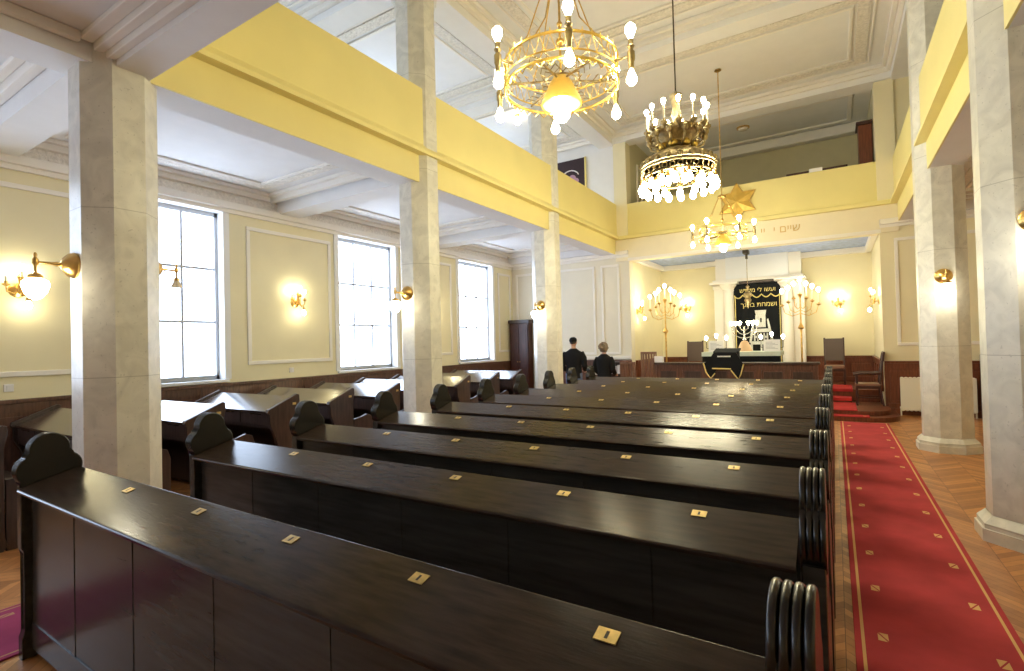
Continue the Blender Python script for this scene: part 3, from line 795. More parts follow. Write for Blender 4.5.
# small ceiling lamps
t = thing('ceiling_lamp', 'small glowing globe lamp on the left gallery ceiling', 'ceiling lamp', (-6.5, 10.9, ZC))
MB().lathe([(.07,0),(.06,-.03),(.03,-.05),(.03,-.09)], (-6.5, 10.9, ZC), 16).build('ceiling_rose', 'brass', t)
MB().ball((-6.5, 10.9, ZC-.16), .085, 14, 10).build('globe_shade', 'globe', t, 60)
t = thing('ceiling_lamp', 'flat unlit round lamp on the ceiling above the end balcony', 'ceiling lamp', (-1.9, 14.9, ZC-.06))
MB().lathe([(.16,0),(.16,-.03),(.14,-.04)], (-1.9, 14.9, ZC-.06), 20).build('lamp_rim', 'brass', t)
MB().lathe([(.13,-.04),(.11,-.07),(.03,-.09)], (-1.9, 14.9, ZC-.06), 20).build('glass_shade', 'opal', t)

# ------------------------------------------------------------------ bimah platform, steps and rail
def bow(x0, x1, yf, yb, depth, r=.5, n=10):
    """step outline: straight front with a rounded right corner"""
    p = [(x0, yb), (x0, yf)]
    p.append((x1-r, yf))
    for k in range(1, n+1):
        a = -PI/2 + (PI/2)*k/n
        p.append((x1-r + r*math.cos(a), yf + r*1.2 + r*1.2*math.sin(a)))
    p.append((x1, yb))
    return p
t = thing('platform', 'low wooden platform with rounded carpeted steps before the ark', 'platform', (-1.5, 14, 0))
MB().prism(bow(-.28, 1.05, 12.12, YE-.06, .0, .5), 'z', 0, .09, .012).build('step', 'redwood', t)
MB().prism(bow(-.28, .93, 12.38, YE-.06, .0, .45), 'z', .09, .18, .012).build('step', 'redwood', t)
MB().box(-.28, AR-.01, YE-.06, 14.15, 0, .18).box(-.28, .29, 13.75, 14.15, .18, .28, .01).build('step', 'redwood', t)
MB().box(-3.78, -.28, 12.98, 14.15, 0, .44).box(-4.2, AR-.05, 14.15, YA-.06, 0, .45).build('platform_floor', 'redwood', t)
# carpet over the steps
def stepstrip(pts, x0, x1, th=.01):
    mb = MB()
    for (y0, z0), (y1, z1) in zip(pts, pts[1:]):
        if abs(y1-y0) > abs(z1-z0): mb.box(x0, x1, y0, y1, z0, z0+th)
        else: mb.box(x0, x1, y0-th, y0, z0, z1+th)
    return mb
mb = MB()
for x0_, x1_, y0_, y1_, z_ in ((-.27, .54, 12.10, 12.385, .09), (-.27, .35, 12.36, 13.755, .18), (-.27, .29, 13.73, 14.155, .28), (-.27, .32, 14.13, 15.25, .45)):
    mb.box(x0_-.0, x1_, y0_, y1_, z_+.001, z_+.016, .005)
    if z_ > .2: mb.box(x0_, x1_, y0_, y0_+.012, z_-.05, z_+.012, .004)
mb.xform(Matrix.Translation((-.12, 0, 0)))
o = mb.build('stair_carpet', 'stairred', None)
o.location = (.12, 0, 0)
tag(o, 'bright red stair carpet on the steps in front of the leather chair', 'carpet')
# panelled rail in front of the table
t = thing('panelled_rail', 'brown panelled wooden rail in front of the ark table', 'rail', (-2.05, 12.9, 0))
x0, x1, y = -3.80, -.32, 12.86
b = MB(); b.box(x0, x1, y, y+.05, .0, 1.08); 
n = 6; w = (x1-x0)/n
for k in range(n+1): b.box(max(x0, x0+k*w-.06), min(x1, x0+k*w+.06), y-.02, y, .0, 1.08, .004)
b.box(x0, x1, y-.017, y, .96, 1.079).box(x0, x1, y-.017, y, .001, .3)
b.build('rail_frame', 'wainscot', t)
for k in range(n): MB().box(x0+k*w+.10, x0+(k+1)*w-.10, y-.010, y-.0005, .36, .92, .004).build('rail_panel', 'brown', t)
MB().box(x0-.04, x1+.04, y-.07, y+.12, 1.08, 1.135, .012).build('rail_cap', 'brown', t)

# table with cloth
t = thing('reading_table', 'table under a pale green cloth behind the wooden rail', 'table', (-2.02, 14.35, .45))
b = MB(); b.box(-2.9, -1.15, 14.0, 14.85, .84+.45, .885+.45)
b.build('tabletop', 'brown', t)
for sx in (-2.84, -1.21):
    for sy in (14.06, 14.79): MB().box(sx-.035, sx+.035, sy-.035, sy+.035, .45, 1.29, .006).build('leg', 'brown', t)
c = MB()
c.box(-2.94, -1.11, 13.96, 14.89, 1.335, 1.347, .004).box(-2.94, -1.11, 13.955, 13.963, 1.24, 1.345).box(-2.94, -2.93, 13.96, 14.89, 1.24, 1.345).box(-1.12, -1.11, 13.96, 14.89, 1.24, 1.345)
o = c.build('tablecloth', 'cloth', None); tag(o, 'pale green tablecloth spread over the ark table', 'tablecloth')
c = MB()
pts = 24
for k in range(pts):
    xa, xb = -2.92 + 1.79*k/pts, -2.92 + 1.79*(k+1)/pts
    ya = 13.945 - .012*math.sin(k*1.4); yb = 13.945 - .012*math.sin((k+1)*1.4)
    c.prism([(xa, ya), (xb, yb), (xb, yb+.008), (xa, ya+.008)], 'z', .60, 1.24)
o = c.build('valance_cloth', 'velvet', None); tag(o, 'black valance hanging along the front of the ark table', 'cloth')
# lectern with black cloth in front
t = thing('lectern', 'small sloping lectern wholly draped in black, on the rail', 'lectern', (-2.19, 13.0, .44))
MB().prism([(12.99,.44),(13.30,.44),(13.30,1.40),(12.99,1.30)], 'x', -2.42, -1.96).build('lectern_body', 'brown', t)
t = thing('velvet_cover', 'black velvet cover with gold edging draped over the lectern and rail', 'cloth', (-2.19, 13.0, 1.13))
q = MB()
q.prism([(12.93,1.36),(12.95,1.385),(13.31,1.455),(13.33,1.43),(13.31,1.42),(12.96,1.35)], 'x', -2.46, -1.90)
yv = 12.775
# front drop: trapezoid body and two pointed corners
q.prism([(-2.42,1.37),(-1.94,1.37),(-1.82,1.15),(-1.77,1.10),(-1.84,.86),(-1.90,.74),(-2.07,.98),(-2.12,.99),(-2.35,.99),(-2.50,.76),(-2.60,.90),(-2.66,1.12),(-2.55,1.16)], 'y', yv, yv+.012)
for s_, xx in ((1, -2.66), (-1, -1.77)): q.prism([(yv,1.10),(yv+.01,1.10),(13.32,1.18),(13.32,1.44),(12.94,1.37)], 'x', xx + (.24 if s_ > 0 else -.17), xx + (.25 if s_ > 0 else -.16))
q.prism([(yv,1.36),(yv+.012,1.36),(12.96,1.385),(12.95,1.36)], 'x', -2.42, -1.94)
q.build('velvet', 'velvet', t)
e = MB()
for pl_ in ([(-2.655,1.12),(-2.60,.90),(-2.50,.76),(-2.40,.88)], [(-2.46,.995),(-2.05,.985)], [(-2.05,.955),(-1.90,.745),(-1.84,.86),(-1.775,1.10)]):
    e.tube([(x, yv-.008, z) for x, z in pl_], .016, 6)
e.build('gold_edging', 'trimgold', t, 60)
l = MB(); l.box(-2.34, -2.05, yv-.005, yv+.002, 1.26, 1.29); l.build('embroidered_line', 'embro', t)

# seven branched candlestick on the table
def menorah7(label, x, y, z):
    t = thing('menorah', label, 'menorah', (x, y, z))
    b = MB(); b.lathe([(.19,0),(.185,.03),(.15,.10),(.10,.22),(.07,.26),(.05,.27)], (x,y,z), 20); b.build('base', 'tan', t)
    s = MB(); s.lathe([(.03,.27),(.045,.31),(.03,.35),(.02,.40),(.02,.62),(.035,.64)], (x,y,z), 12); s.build('stem', 'silver', t)
    for k in range(1, 4):
        R_ = .1*k
        for sg in (-1, 1):
            a = MB(); pts = [(x + sg*R_*math.sin(q*PI/2/8), y, z + .64 - R_*math.cos(q*PI/2/8)) for q in range(9)]
            a.tube(pts, .012, 7).lathe([(.012,.0),(.026,.01),(.026,.03)], (x+sg*R_, y, z+.64), 8)
            arm = a.build('branch', 'silver', t)
            bb = MB(); bb.lathe([(.012,.03),(.024,.05),(.042,.09),(.038,.125),(.001,.14)], (x+sg*R_, y, z+.64), 10); bb.build('bulb', 'softbulb', arm, 60)
    return t
menorah7('silver seven-branched menorah with lit bulbs standing on the table', -1.97, 14.45, 1.347)
# white boards with three bulbs
def board(label, x0, x1, y, z):
    xc = (x0+x1)/2
    t = thing('board_stand', label, 'sign', (xc, y, z))
    b = MB(); b.box(x0, x1, y, y+.02, z, z+.29, .004); b.build('white_board', 'paper', t)
    p = MB()
    for k in range(6): p.box(x0+.05, x1-.05-.06*(k % 3), y-.003, y, z+.06+k*.032, z+.072+k*.032)
    p.build('printed_lines', 'print', t, 0)
    f = MB(); f.box(x0+.02, x1-.02, y+.02, y+.12, z, z+.015); f.build('foot', 'iron', t)
    for k, (dx, dz) in enumerate(((-(x1-x0)/2-.06, .36), (0, .42), ((x1-x0)/2+.06, .36))):
        a = MB(); a.tube([(xc, y+.06, z+.02), (xc+dx, y+.06, z+.10), (xc+dx, y+.06, z+dz-.08)], .009, 6).lathe([(.01,-.09),(.03,-.07),(.03,-.06)], (xc+dx, y+.06, z+dz), 8)
        arm = a.build('lamp_arm', 'iron', t)
        bb = MB(); bb.lathe([(.014,-.06),(.036,0),(.036,.03),(.001,.06)], (xc+dx, y+.06, z+dz), 10); bb.build('bulb', 'softbulb', arm, 60)
board('white printed board with three bulbs, left end of the table', -2.80, -2.43, 14.15, 1.347)
board('white printed board with three bulbs, right end of the table', -1.50, -1.13, 14.15, 1.347)

# tall floor candelabra
def candelabrum(label, x, y, ztop, w):
    t = thing('floor_candelabrum', label, 'candelabrum', (x, y, .45))
    s = MB(); s.lathe([(.20,0),(.19,.03),(.10,.06),(.04,.12),(.025,.2),(.022,1.3),(.03,1.42),(.075,1.46),(.05,1.52),(.03,1.55),(.02,1.6),(.016,ztop-.75)], (x,y,.45), 14); s.build('stand', 'brass', t)
    zc = ztop
    for k in range(1, 4):
        R_ = w*k/3; zz = zc - .12 - .085*k
        for sg in (-1, 1):
            yo = .10*(k % 2)*sg
            a = MB(); a.tube([(x, y, zz-.40), (x+sg*R_*.45, y+yo*.4, zz-.46), (x+sg*R_*.85, y+yo*.8, zz-.38), (x+sg*R_, y+yo, zz-.18)], .010, 6)
            a.tube([(x+sg*R_*.5, y+yo*.5, zz-.45), (x+sg*R_*.62, y+yo*.5, zz-.34), (x+sg*R_*.50, y+yo*.5, zz-.30)], .006, 5)
            a.lathe([(.01,-.22),(.05,-.19),(.055,-.175),(.02,-.165),(.018,-.14)], (x+sg*R_, y+yo, zz), 10)
            arm = a.build('branch', 'brass', t)
            MB().lathe([(.014,-.15),(.014,.12)], (x+sg*R_, y+yo, zz), 8).build('candle', 'candle', arm)
            bb = MB(); bb.lathe([(.012,.12),(.044,.17),(.044,.21),(.001,.25)], (x+sg*R_, y+yo, zz), 10); bb.build('bulb', 'softbulb', arm, 60)
    a = MB(); a.lathe([(.016,-.4),(.05,-.30),(.055,-.285),(.02,-.27),(.018,-.25)], (x,y,zc), 10); arm = a.build('branch', 'brass', t)
    MB().lathe([(.014,-.26),(.014,.02)], (x,y,zc), 8).build('candle', 'candle', arm)
    bb = MB(); bb.lathe([(.012,.02),(.044,.07),(.044,.11),(.001,.15)], (x,y,zc), 10); bb.build('bulb', 'softbulb', arm, 60)
candelabrum('tall brass floor candelabrum left of the ark', -3.90, 14.15, 3.08, .38)
candelabrum('tall brass floor candelabrum right of the ark, before the white column', -.71, 14.9, 3.05, .40)

# ------------------------------------------------------------------ the ark
AXC, AYF = -1.82, 15.95
t = thing('ark', 'white ark with round columns and a tall plain block above the curtain', 'ark', (AXC, AYF, .45))
MB().box(AXC-.72, AXC+.72, AYF+.12, AYF+.50, .45, 3.23).build('ark_back', 'ivory', t)
for sg in (-1, 1):
    xc = AXC + sg*.745
    c = MB(); c.lathe([(.19,.45),(.19,.55),(.165,.60),(.15,.66),(.145,2.0),(.135,3.03)], (xc, AYF, 0), 24); col = c.build('round_column', 'mould', t)
    MB().lathe([(.135,3.03),(.16,3.06),(.15,3.09),(.19,3.16),(.22,3.19),(.22,3.24)], (xc, AYF, 0), 24).build('capital', 'mould', col)
    xo = AXC + sg*1.02
    p = MB(); p.box(xo-.13, xo+.13, AYF+.08, AYF+.5, .45, 3.23).box(xo-.16, xo+.16, AYF+.05, AYF+.5, .45, .65, .01).box(xo-.16, xo+.16, AYF+.05, AYF+.5, 3.13, 3.23, .01)
    p.build('pilaster', 'mould', t)
MB().box(AXC-1.22, AXC-.46, AYF-.26, AYF+.5, 3.24, 3.31, .012).box(AXC+.46, AXC+1.22, AYF-.26, AYF+.5, 3.24, 3.31, .012).box(AXC-1.16, AXC+1.16, AYF-.06, AYF+.5, 3.31, 3.39, .01).build('entablature', 'mould', t)
MB().box(AXC-.46, AXC+.46, AYF-.02, AYF+.12, 3.24, 3.31, .008).build('curtain_pelmet', 'brown', t)
MB().box(AXC-.80, AXC+.80, AYF-.02, AYF+.5, 3.39, 4.02).build('attic_block', 'reveal', t)
for sg in (-1, 1): MB().box(AXC+sg*1.1, AXC+sg*.80, AYF+.1, AYF+.5, 3.39, 4.02).build('attic_wing', 'mould', t)
# curtain
t = thing('ark_curtain', 'black curtain with gold lettering and a silver throne, on the ark', 'curtain', (AXC, AYF, .5))
yv = AYF + .02; n = 40
c = MB(); x0, x1 = AXC-.60, AXC+.60
row = []
for k in range(n+1):
    x = x0 + (x1-x0)*k/n; row.append((x, yv + .008*math.sin(k*1.1)))
poly = row + [(x, y+.012) for x, y in row[::-1]]
c.prism(poly, 'z', .55, 3.23); c.build('curtain_cloth', 'velvet', t)
v = MB()
sc_pts = []
nS = 5; wS = (x1-x0)/nS
top = 3.21
for s_ in range(nS):
    for q in range(8):
        f = q/8; sc_pts.append((x0 + wS*(s_+f), 2.91 - .085*math.sin(PI*f)))
sc_pts.append((x1, 2.91))
v.prism([(x0, top)] + sc_pts + [(x1, top)], 'y', yv-.030, yv-.018); v.build('valance', 'velvet', t)
MB().tube([(x, yv-.032, z) for x, z in sc_pts], .017, 6).build('gold_scallop_edge', 'trimgold', t, 60)
MB().tube([(x0+.03, yv-.02, 2.91), (x0+.03, yv-.02, .6)], .015, 6).tube([(x1-.03, yv-.02, 2.91), (x1-.03, yv-.02, .6)], .012, 6).build('gold_side_edge', 'trimgold', t, 60)
rx = Matrix.Rotation(PI/2, 4, 'X')
text_mesh('gold_lettering', "ועשו לי מקדש"[::-1], .165, 'trimgold', Matrix.Translation((AXC+.02, yv-.034, 3.03)) @ rx, t)
text_mesh('gold_lettering', "ושמחת בחגך"[::-1], .175, 'trimgold', Matrix.Translation((AXC+.04, yv-.02, 2.62)) @ rx, t)
# the silver throne picture: a crowned tower back, arms and a stepped seat
e = MB(); ye0, ye1 = yv-.024, yv-.006
bx = AXC + .06
e.prism([(bx-.17,2.32),(bx+.17,2.32),(bx+.14,2.18),(bx-.14,2.18)], 'y', ye0, ye1)
e.box(bx-.16, bx-.06, ye0, ye1, 1.84, 2.18).box(bx+.06, bx+.14, ye0, ye1, 1.84, 2.18).box(bx-.06, bx+.06, ye0, ye1, 2.10, 2.18).box(bx-.06, bx-.02, ye0, ye1, 1.84, 2.10).box(bx+.03, bx+.06, ye0, ye1, 1.84, 2.10).box(bx-.02, bx+.03, ye0, ye1, 1.84, 1.98)
for sg in (-1, 1): e.prism([(bx+sg*.18,2.06),(bx+sg*.22,2.08),(bx+sg*.25,1.96),(bx+sg*.31,1.70),(bx+sg*.36,1.42),(bx+sg*.30,1.40),(bx+sg*.22,1.75)], 'y', ye0, ye1)
e.prism([(bx-.22,1.80),(bx+.20,1.80),(bx+.24,1.70),(bx-.26,1.70)], 'y', ye0, ye1)
for k in range(5): e.box(bx-.22+k*.095, bx-.175+k*.095, ye0, ye1, 1.46, 1.68)
e.box(bx-.18, bx+.16, ye0, ye1, 1.54, 1.60)
e.box(bx-.32, bx+.30, ye0, ye1, 1.36, 1.45).box(bx-.34, bx-.26, ye0, ye1, 1.18, 1.36).box(bx+.24, bx+.32, ye0, ye1, 1.18, 1.36)
e.box(bx-.30, bx+.28, ye0, ye1, 1.12, 1.18).box(bx-.03, bx+.02, ye0, ye1, 1.18, 1.36)
e.xform(Matrix.Translation((bx+.02, 0, .14)) @ Matrix.Diagonal((.86, 1, 1, 1)) @ Matrix.Translation((-bx, 0, 0)))
e.build('silver_throne_embroidery', 'embro', t)
# hanging lamp
t = thing('hanging_lamp', 'small bronze lamp hanging by a chain before the dark curtain', 'hanging lamp', (-1.93, 15.0, 4.02))
b = MB(); b.box(-2.0, -1.86, 14.75, 15.06, 3.92, 4.02, .01).box(-1.96, -1.90, 14.96, 15.04, 3.80, 3.92, .01); b.build('bracket', 'iron', t)
MB().tube([(-1.93,15.0,3.8),(-1.93,15.0,3.08)], .008, 6).build('chain', 'bronze', t)
MB().lathe([(.01,3.10),(.05,3.06),(.02,3.0),(.02,2.94),(.10,2.88),(.11,2.82),(.06,2.76),(.09,2.70),(.05,2.60),(.015,2.54),(.01,2.48)], (-1.93,15.0,0), 14).build('lamp_body', 'bronze', t)

# ------------------------------------------------------------------ chairs
def leather_chair(label, x, y):
    t = thing('high_backed_chair', label, 'chair', (x, y, .45), 0, 'high-backed leather chairs by the ark')
    z = .45; w = .22
    MB().box(x-w, x+w, y-.25, y+.22, z+.40, z+.49, .03, 3).build('seat', 'seatfab', t)
    MB().box(x-w+.015, x+w-.015, y-.235, y+.20, z+.34, z+.40).build('seat_frame', 'deep', t)
    b = MB(); b.prism([(y+.17,z+.60),(y+.23,z+.60),(y+.29,z+1.17),(y+.22,z+1.17)], 'x', x-w+.015, x+w-.015, .015); b.build('back_cushion', 'leather', t)
    for sg in (-1, 1):
        xx = x + sg*(w-.01)
        MB().prism([(y+.16,z),(y+.21,z),(y+.22,z+.45),(y+.30,z+1.19),(y+.25,z+1.19),(y+.16,z+.45)], 'x', xx-.02, xx+.02).build('rear_post', 'deep', t)
        MB().box(xx-.022, xx+.022, y-.24, y-.195, z, z+.40, .004).build('leg', 'deep', t)
        MB().box(xx-.012, xx+.012, y-.20, y+.17, z+.14, z+.17).build('stretcher', 'deep', t)
leather_chair('high-backed brown leather chair at the top of the red carpeted steps', -.02, 15.55)
leather_chair('high-backed brown leather chair left of the ark table, lower part hidden by the rail', -3.50, 15.55)
# armchair turned to the left
t = thing('armchair', 'dark wooden armchair with curved arms at the foot of the right niche wall', 'chair', (.66, 13.0, .18), 0)
ax_, ay_, z = .57, 13.52, .183
MB().box(ax_-.22, ax_+.22, ay_-.23, ay_+.23, z+.42, z+.47, .015).build('seat', 'seatfab', t)
for sx, sy in ((-1,-1),(-1,1)): MB().tube([(ax_+sx*.19, ay_+sy*.2, z), (ax_+sx*.19, ay_+sy*.2, z+.66)], [.018,.022], 8).build('leg', 'deep', t)
for sy in (-1, 1): MB().tube([(ax_+.27, ay_+sy*.19, z), (ax_+.21, ay_+sy*.19, z+.42), (ax_+.23, ay_+sy*.19, z+.66), (ax_+.29, ay_+sy*.17, z+1.12)], [.018,.022,.022,.018], 8).build('rear_leg', 'deep', t)
for sy in (-1, 1):
    MB().tube([(ax_-.24, ay_+sy*.21, z+.66), (ax_-.10, ay_+sy*.225, z+.69), (ax_+.10, ay_+sy*.22, z+.68), (ax_+.23, ay_+sy*.19, z+.70)], .025, 8).build('arm_rest', 'deep', t, 60)
    MB().tube([(ax_-.19, ay_+sy*.2, z+.17), (ax_+.24, ay_+sy*.19, z+.17)], .011, 6).build('stretcher', 'deep', t)
MB().prism([(ax_+.265, z+.94), (ax_+.295, z+.94), (ax_+.32, z+1.14), (ax_+.285, z+1.15)], 'y', ay_-.2, ay_+.2, .01).build('top_rail', 'deep', t)
MB().prism([(ax_+.22, z+.58), (ax_+.245, z+.58), (ax_+.275, z+.95), (ax_+.25, z+.95)], 'y', ay_-.08, ay_+.08).build('back_splat', 'deep', t)
MB().box(ax_-.21, ax_+.22, ay_-.22, ay_+.22, z+.36, z+.42).build('seat_frame', 'deep', t)
# slatted chairs beside the niche
def slat_chair(label, x, y, z, h, rz=0):
    t = thing('slatted_chair', label, 'chair', (x, y, z), rz, 'slatted chairs beside the niche')
    MB().box(-.20, .20, -.20, .20, .42, .455, .008).build('seat', 'slat', t, world=False)
    for sx in (-1, 1):
        MB().tube([(sx*.18, -.18, 0), (sx*.18, -.18, .42)], .018, 6).build('leg', 'slat', t, world=False)
        MB().tube([(sx*.19, .20, 0), (sx*.19, .18, .44), (sx*.19, .24, h)], .018, 6).build('leg', 'slat', t, world=False)
    for k in range(5):
        xx = -.14 + k*.07
        MB().prism([(.17, .5), (.185, .5), (.245, h-.02), (.225, h-.02)], 'x', xx-.024, xx+.024).build('back_slat', 'slat', t, world=False)
    MB().box(-.2, .2, .215, .25, h-.06, h, .008).build('top_rail', 'slat', t, world=False)
slat_chair('larger slatted brown chair between the rail and the niche wall', -4.03, 13.22, 0, 1.40, PI)
slat_chair('slatted brown chair, lower one of the pair, close to the red post', -4.36, 12.60, 0, 1.17, PI*.98)

o = MB().box(-3.92, -3.70, 12.88, 12.98, 1.135, 1.29, .01).build('white_box', 'paper', None); tag(o, 'small white box standing on the left end of the wooden rail', 'box')
o.data.transform(Matrix.Translation((.06, 0, 0)))

# ------------------------------------------------------------------ star, lettering, banner
t = thing('star_emblem', 'large gilded six-pointed star on the front of the end balcony', 'emblem', (-1.90, YE-.045, 4.97))
s = MB(); sx, sy, sz, Rr = -1.90, YE-.045, 4.97, .47
pts = []
for k in range(12):
    a = PI/2 + k*PI/6; r = Rr if k % 2 == 0 else Rr*.577
    pts.append((sx + r*math.cos(a), sz + r*math.sin(a)))
s.prism(pts, 'y', sy, sy-.03)
cv = (sx, sy-.09, sz)
for k in range(12):
    a, b_ = pts[k], pts[(k+1) % 12]
    s.face([(a[0], sy-.03, a[1]), (b_[0], sy-.03, b_[1]), cv])
bmesh.ops.recalc_face_normals(s.bm, faces=s.bm.faces)
s.build('star', 'goldpaint', t, 10)
e = MB(); e.tube([(x, sy-.03, z) for x, z in pts], .014, 5, closed=True); e.build('star_rim', 'brass', t, 60)
t = thing('gold_inscription', 'gold Hebrew letters painted on the pale band under the end balcony', 'lettering', (-1.02, YE-.046, 4.19))
for xx, wd in ((-.80, "שיים"), (-1.12, "י"), (-1.36, "יי")):
    text_mesh('gold_word', wd[::-1], .235, 'letter', Matrix.Translation((xx, YE-.046, 4.19)) @ rx, t, .006)
YB_ = YE - .03
t = thing('banner', 'dark maroon banner with a pink emblem on the white gallery wall', 'banner', (-6.35, YE, 5.6))
MB().box(-6.9, -5.83, YE-.055, YE-.025, 5.6, 6.92).build('banner_cloth', 'banner', t)
e = MB(); e.tube([(-6.30+.28*math.cos(a), YE-.058, 6.38+.24*math.sin(a)) for a in [PI*.12+PI*.8*k/10 for k in range(11)]], .018, 5); e.build('lettered_arc', 'paper', t, 60)
e = MB(); e.ball((-6.24, YE-.055, 6.38), (.12,.008,.11), 14, 8).ball((-6.15, YE-.055, 6.30), (.12,.008,.09), 14, 8); e.build('pink_emblem', 'bannerart', t, 60)
MB().box(-5.85, -5.81, YE-.065, YE-.025, 5.6, 6.93).build('gold_edge', 'trimgold', t)

# ------------------------------------------------------------------ end gallery furniture
t = thing('tall_cabinet', 'red-brown tall cabinet at the right end of the end balcony', 'cabinet', (.64, 14.5, 4.42))
MB().box(.60, .86, 14.25, 14.75, 4.42, 6.50, .01).build('body', 'redwood', t)
MB().box(.56, .87, 14.21, 14.79, 6.50, 6.58, .01).build('cornice', 'deep', t)
o = MB().box(-.85, .36, 13.66, 13.74, 5.25, 5.50, .01).build('bench_back', 'deep', None); 
o.name = 'gallery_bench'
for dx in (-.8, .28): pass
tag(o, 'dark bench back showing above the right part of the end balcony', 'bench')
o.data.transform(Matrix.Translation((0,0,0)))
b = MB(); b.box(-.85, -.80, 13.66, 14.02, 4.42, 5.25).box(.31, .36, 13.66, 14.02, 4.42, 5.25).box(-.80, .31, 13.70, 14.02, 4.82, 4.87).build('bench_frame', 'deep', o, world=False)
o = MB().box(-.38, -.12, 13.50, 13.60, 5.40, 5.49, .004).build('book', 'paper', None); tag(o, 'pale book lying on the balcony edge before the dark bench', 'book')

# ------------------------------------------------------------------ cabinet, bookcase, radiator, switches
t = thing('wardrobe', 'tall dark wardrobe in the far corner left of the third column', 'wardrobe', (-8.02, 13.2, 0))
MB().box(-8.33, -7.68, 13.19, 13.44, 0, 2.30).build('body', 'deep', t)
MB().box(-8.36, -7.63, 13.14, 13.45, 2.30, 2.40, .015).build('cornice', 'brown', t)
for a, b_ in ((-8.31, -8.02), (-8.0, -7.70)):
    d = MB(); d.box(a, b_, 13.16, 13.19, .12, 2.24); d.box(a+.05, b_-.05, 13.15, 13.16, .2, 1.1, .003).box(a+.05, b_-.05, 13.15, 13.16, 1.2, 2.15, .003)
    dr = d.build('door', 'deep', t)
    MB().ball((b_-.03 if a < -8.2 else a+.03, 13.145, 1.15), .015, 8, 6).build('knob', 'brass', dr)
t = thing('bookcase', 'low reddish bookcase with papers behind the standing woman', 'bookcase', (-4.95, 13.1, 0))
b = MB(); b.box(-5.42, -4.78, 13.3, 13.44, 0, 1.15).box(-5.42, -5.38, 13.0, 13.3, 0, 1.15)
for z in (.06, .45, .80, 1.11): b.box(-5.38, -4.80, 13.0, 13.3, z, z+.03)
b.build('carcass', 'brown', t)
MB().box(-4.80, -4.60, 12.96, 13.30, 0, 1.17, .006).build('end_post', 'redwood', t)
cols = ['paper', 'jeans', 'seatfab', 'paper', 'print', 'paper', 'coat']
for k in range(6):
    x = -5.33 + k*.088
    o = MB().box(x, x+.07, 13.02, 13.22, .831, 1.0+.03*(k % 3), .003).build('book', cols[k], None)
    tag(o, ['white book at the left end of the low bookcase', 'blue book second in the low bookcase', 'brown book third in the low bookcase', 'white book fourth in the low bookcase', 'grey book fifth in the low bookcase', 'white book next to the red bookcase post'][k], 'book', 'books in the low bookcase')
t = thing('radiator', 'cream ribbed radiator on the wall behind the far right column', 'radiator', (1.72, 13.35, .08))
for k in range(17):
    x = 1.13 + k*.07
    MB().box(x, x+.058, 13.30, 13.42, .10, .80, .02).build('radiator_fin', 'radiator', t)
MB().box(1.12, 2.32, 13.285, 13.298, .12, .79, .006).build('front_plate', 'radiator', t)
MB().tube([(1.11,13.36,.17),(2.33,13.36,.17)], .02, 8).build('pipe', 'radiator', t)
MB().tube([(1.13,13.36,.17),(1.13,13.36,0)], .015, 8).tube([(2.31,13.36,.17),(2.31,13.36,0)], .015, 8).build('pipe', 'radiator', t)
t = thing('bookcase', 'dark narrow bookcase seen between the two right columns', 'bookcase', (2.5, 13.2, 0))
b = MB(); b.box(2.40, 2.44, 13.0, 13.44, 0, 1.25).box(2.96, 3.0, 13.0, 13.44, 0, 1.25).box(2.44, 2.96, 13.38, 13.44, 0, 1.25)
for z in (.05, .45, .85, 1.21): b.box(2.44, 2.96, 13.0, 13.38, z, z+.03)
b.build('carcass', 'deep', t)
def switch(label, y, z):
    t = thing('light_switch', label, 'switch', (XL, y, z))
    MB().box(XL, XL+.014, y-.045, y+.045, z-.045, z+.045, .004).build('switch_plate', 'paper', t)
    MB().box(XL+.014, XL+.02, y-.02, y+.02, z-.03, z+.03, .002).build('rocker', 'paper', t)
switch('white switch on the wall at the extreme left above the wood panelling', 2.03, 1.32)
switch('white switch below the sconce between the first two windows', 5.82, 1.32)

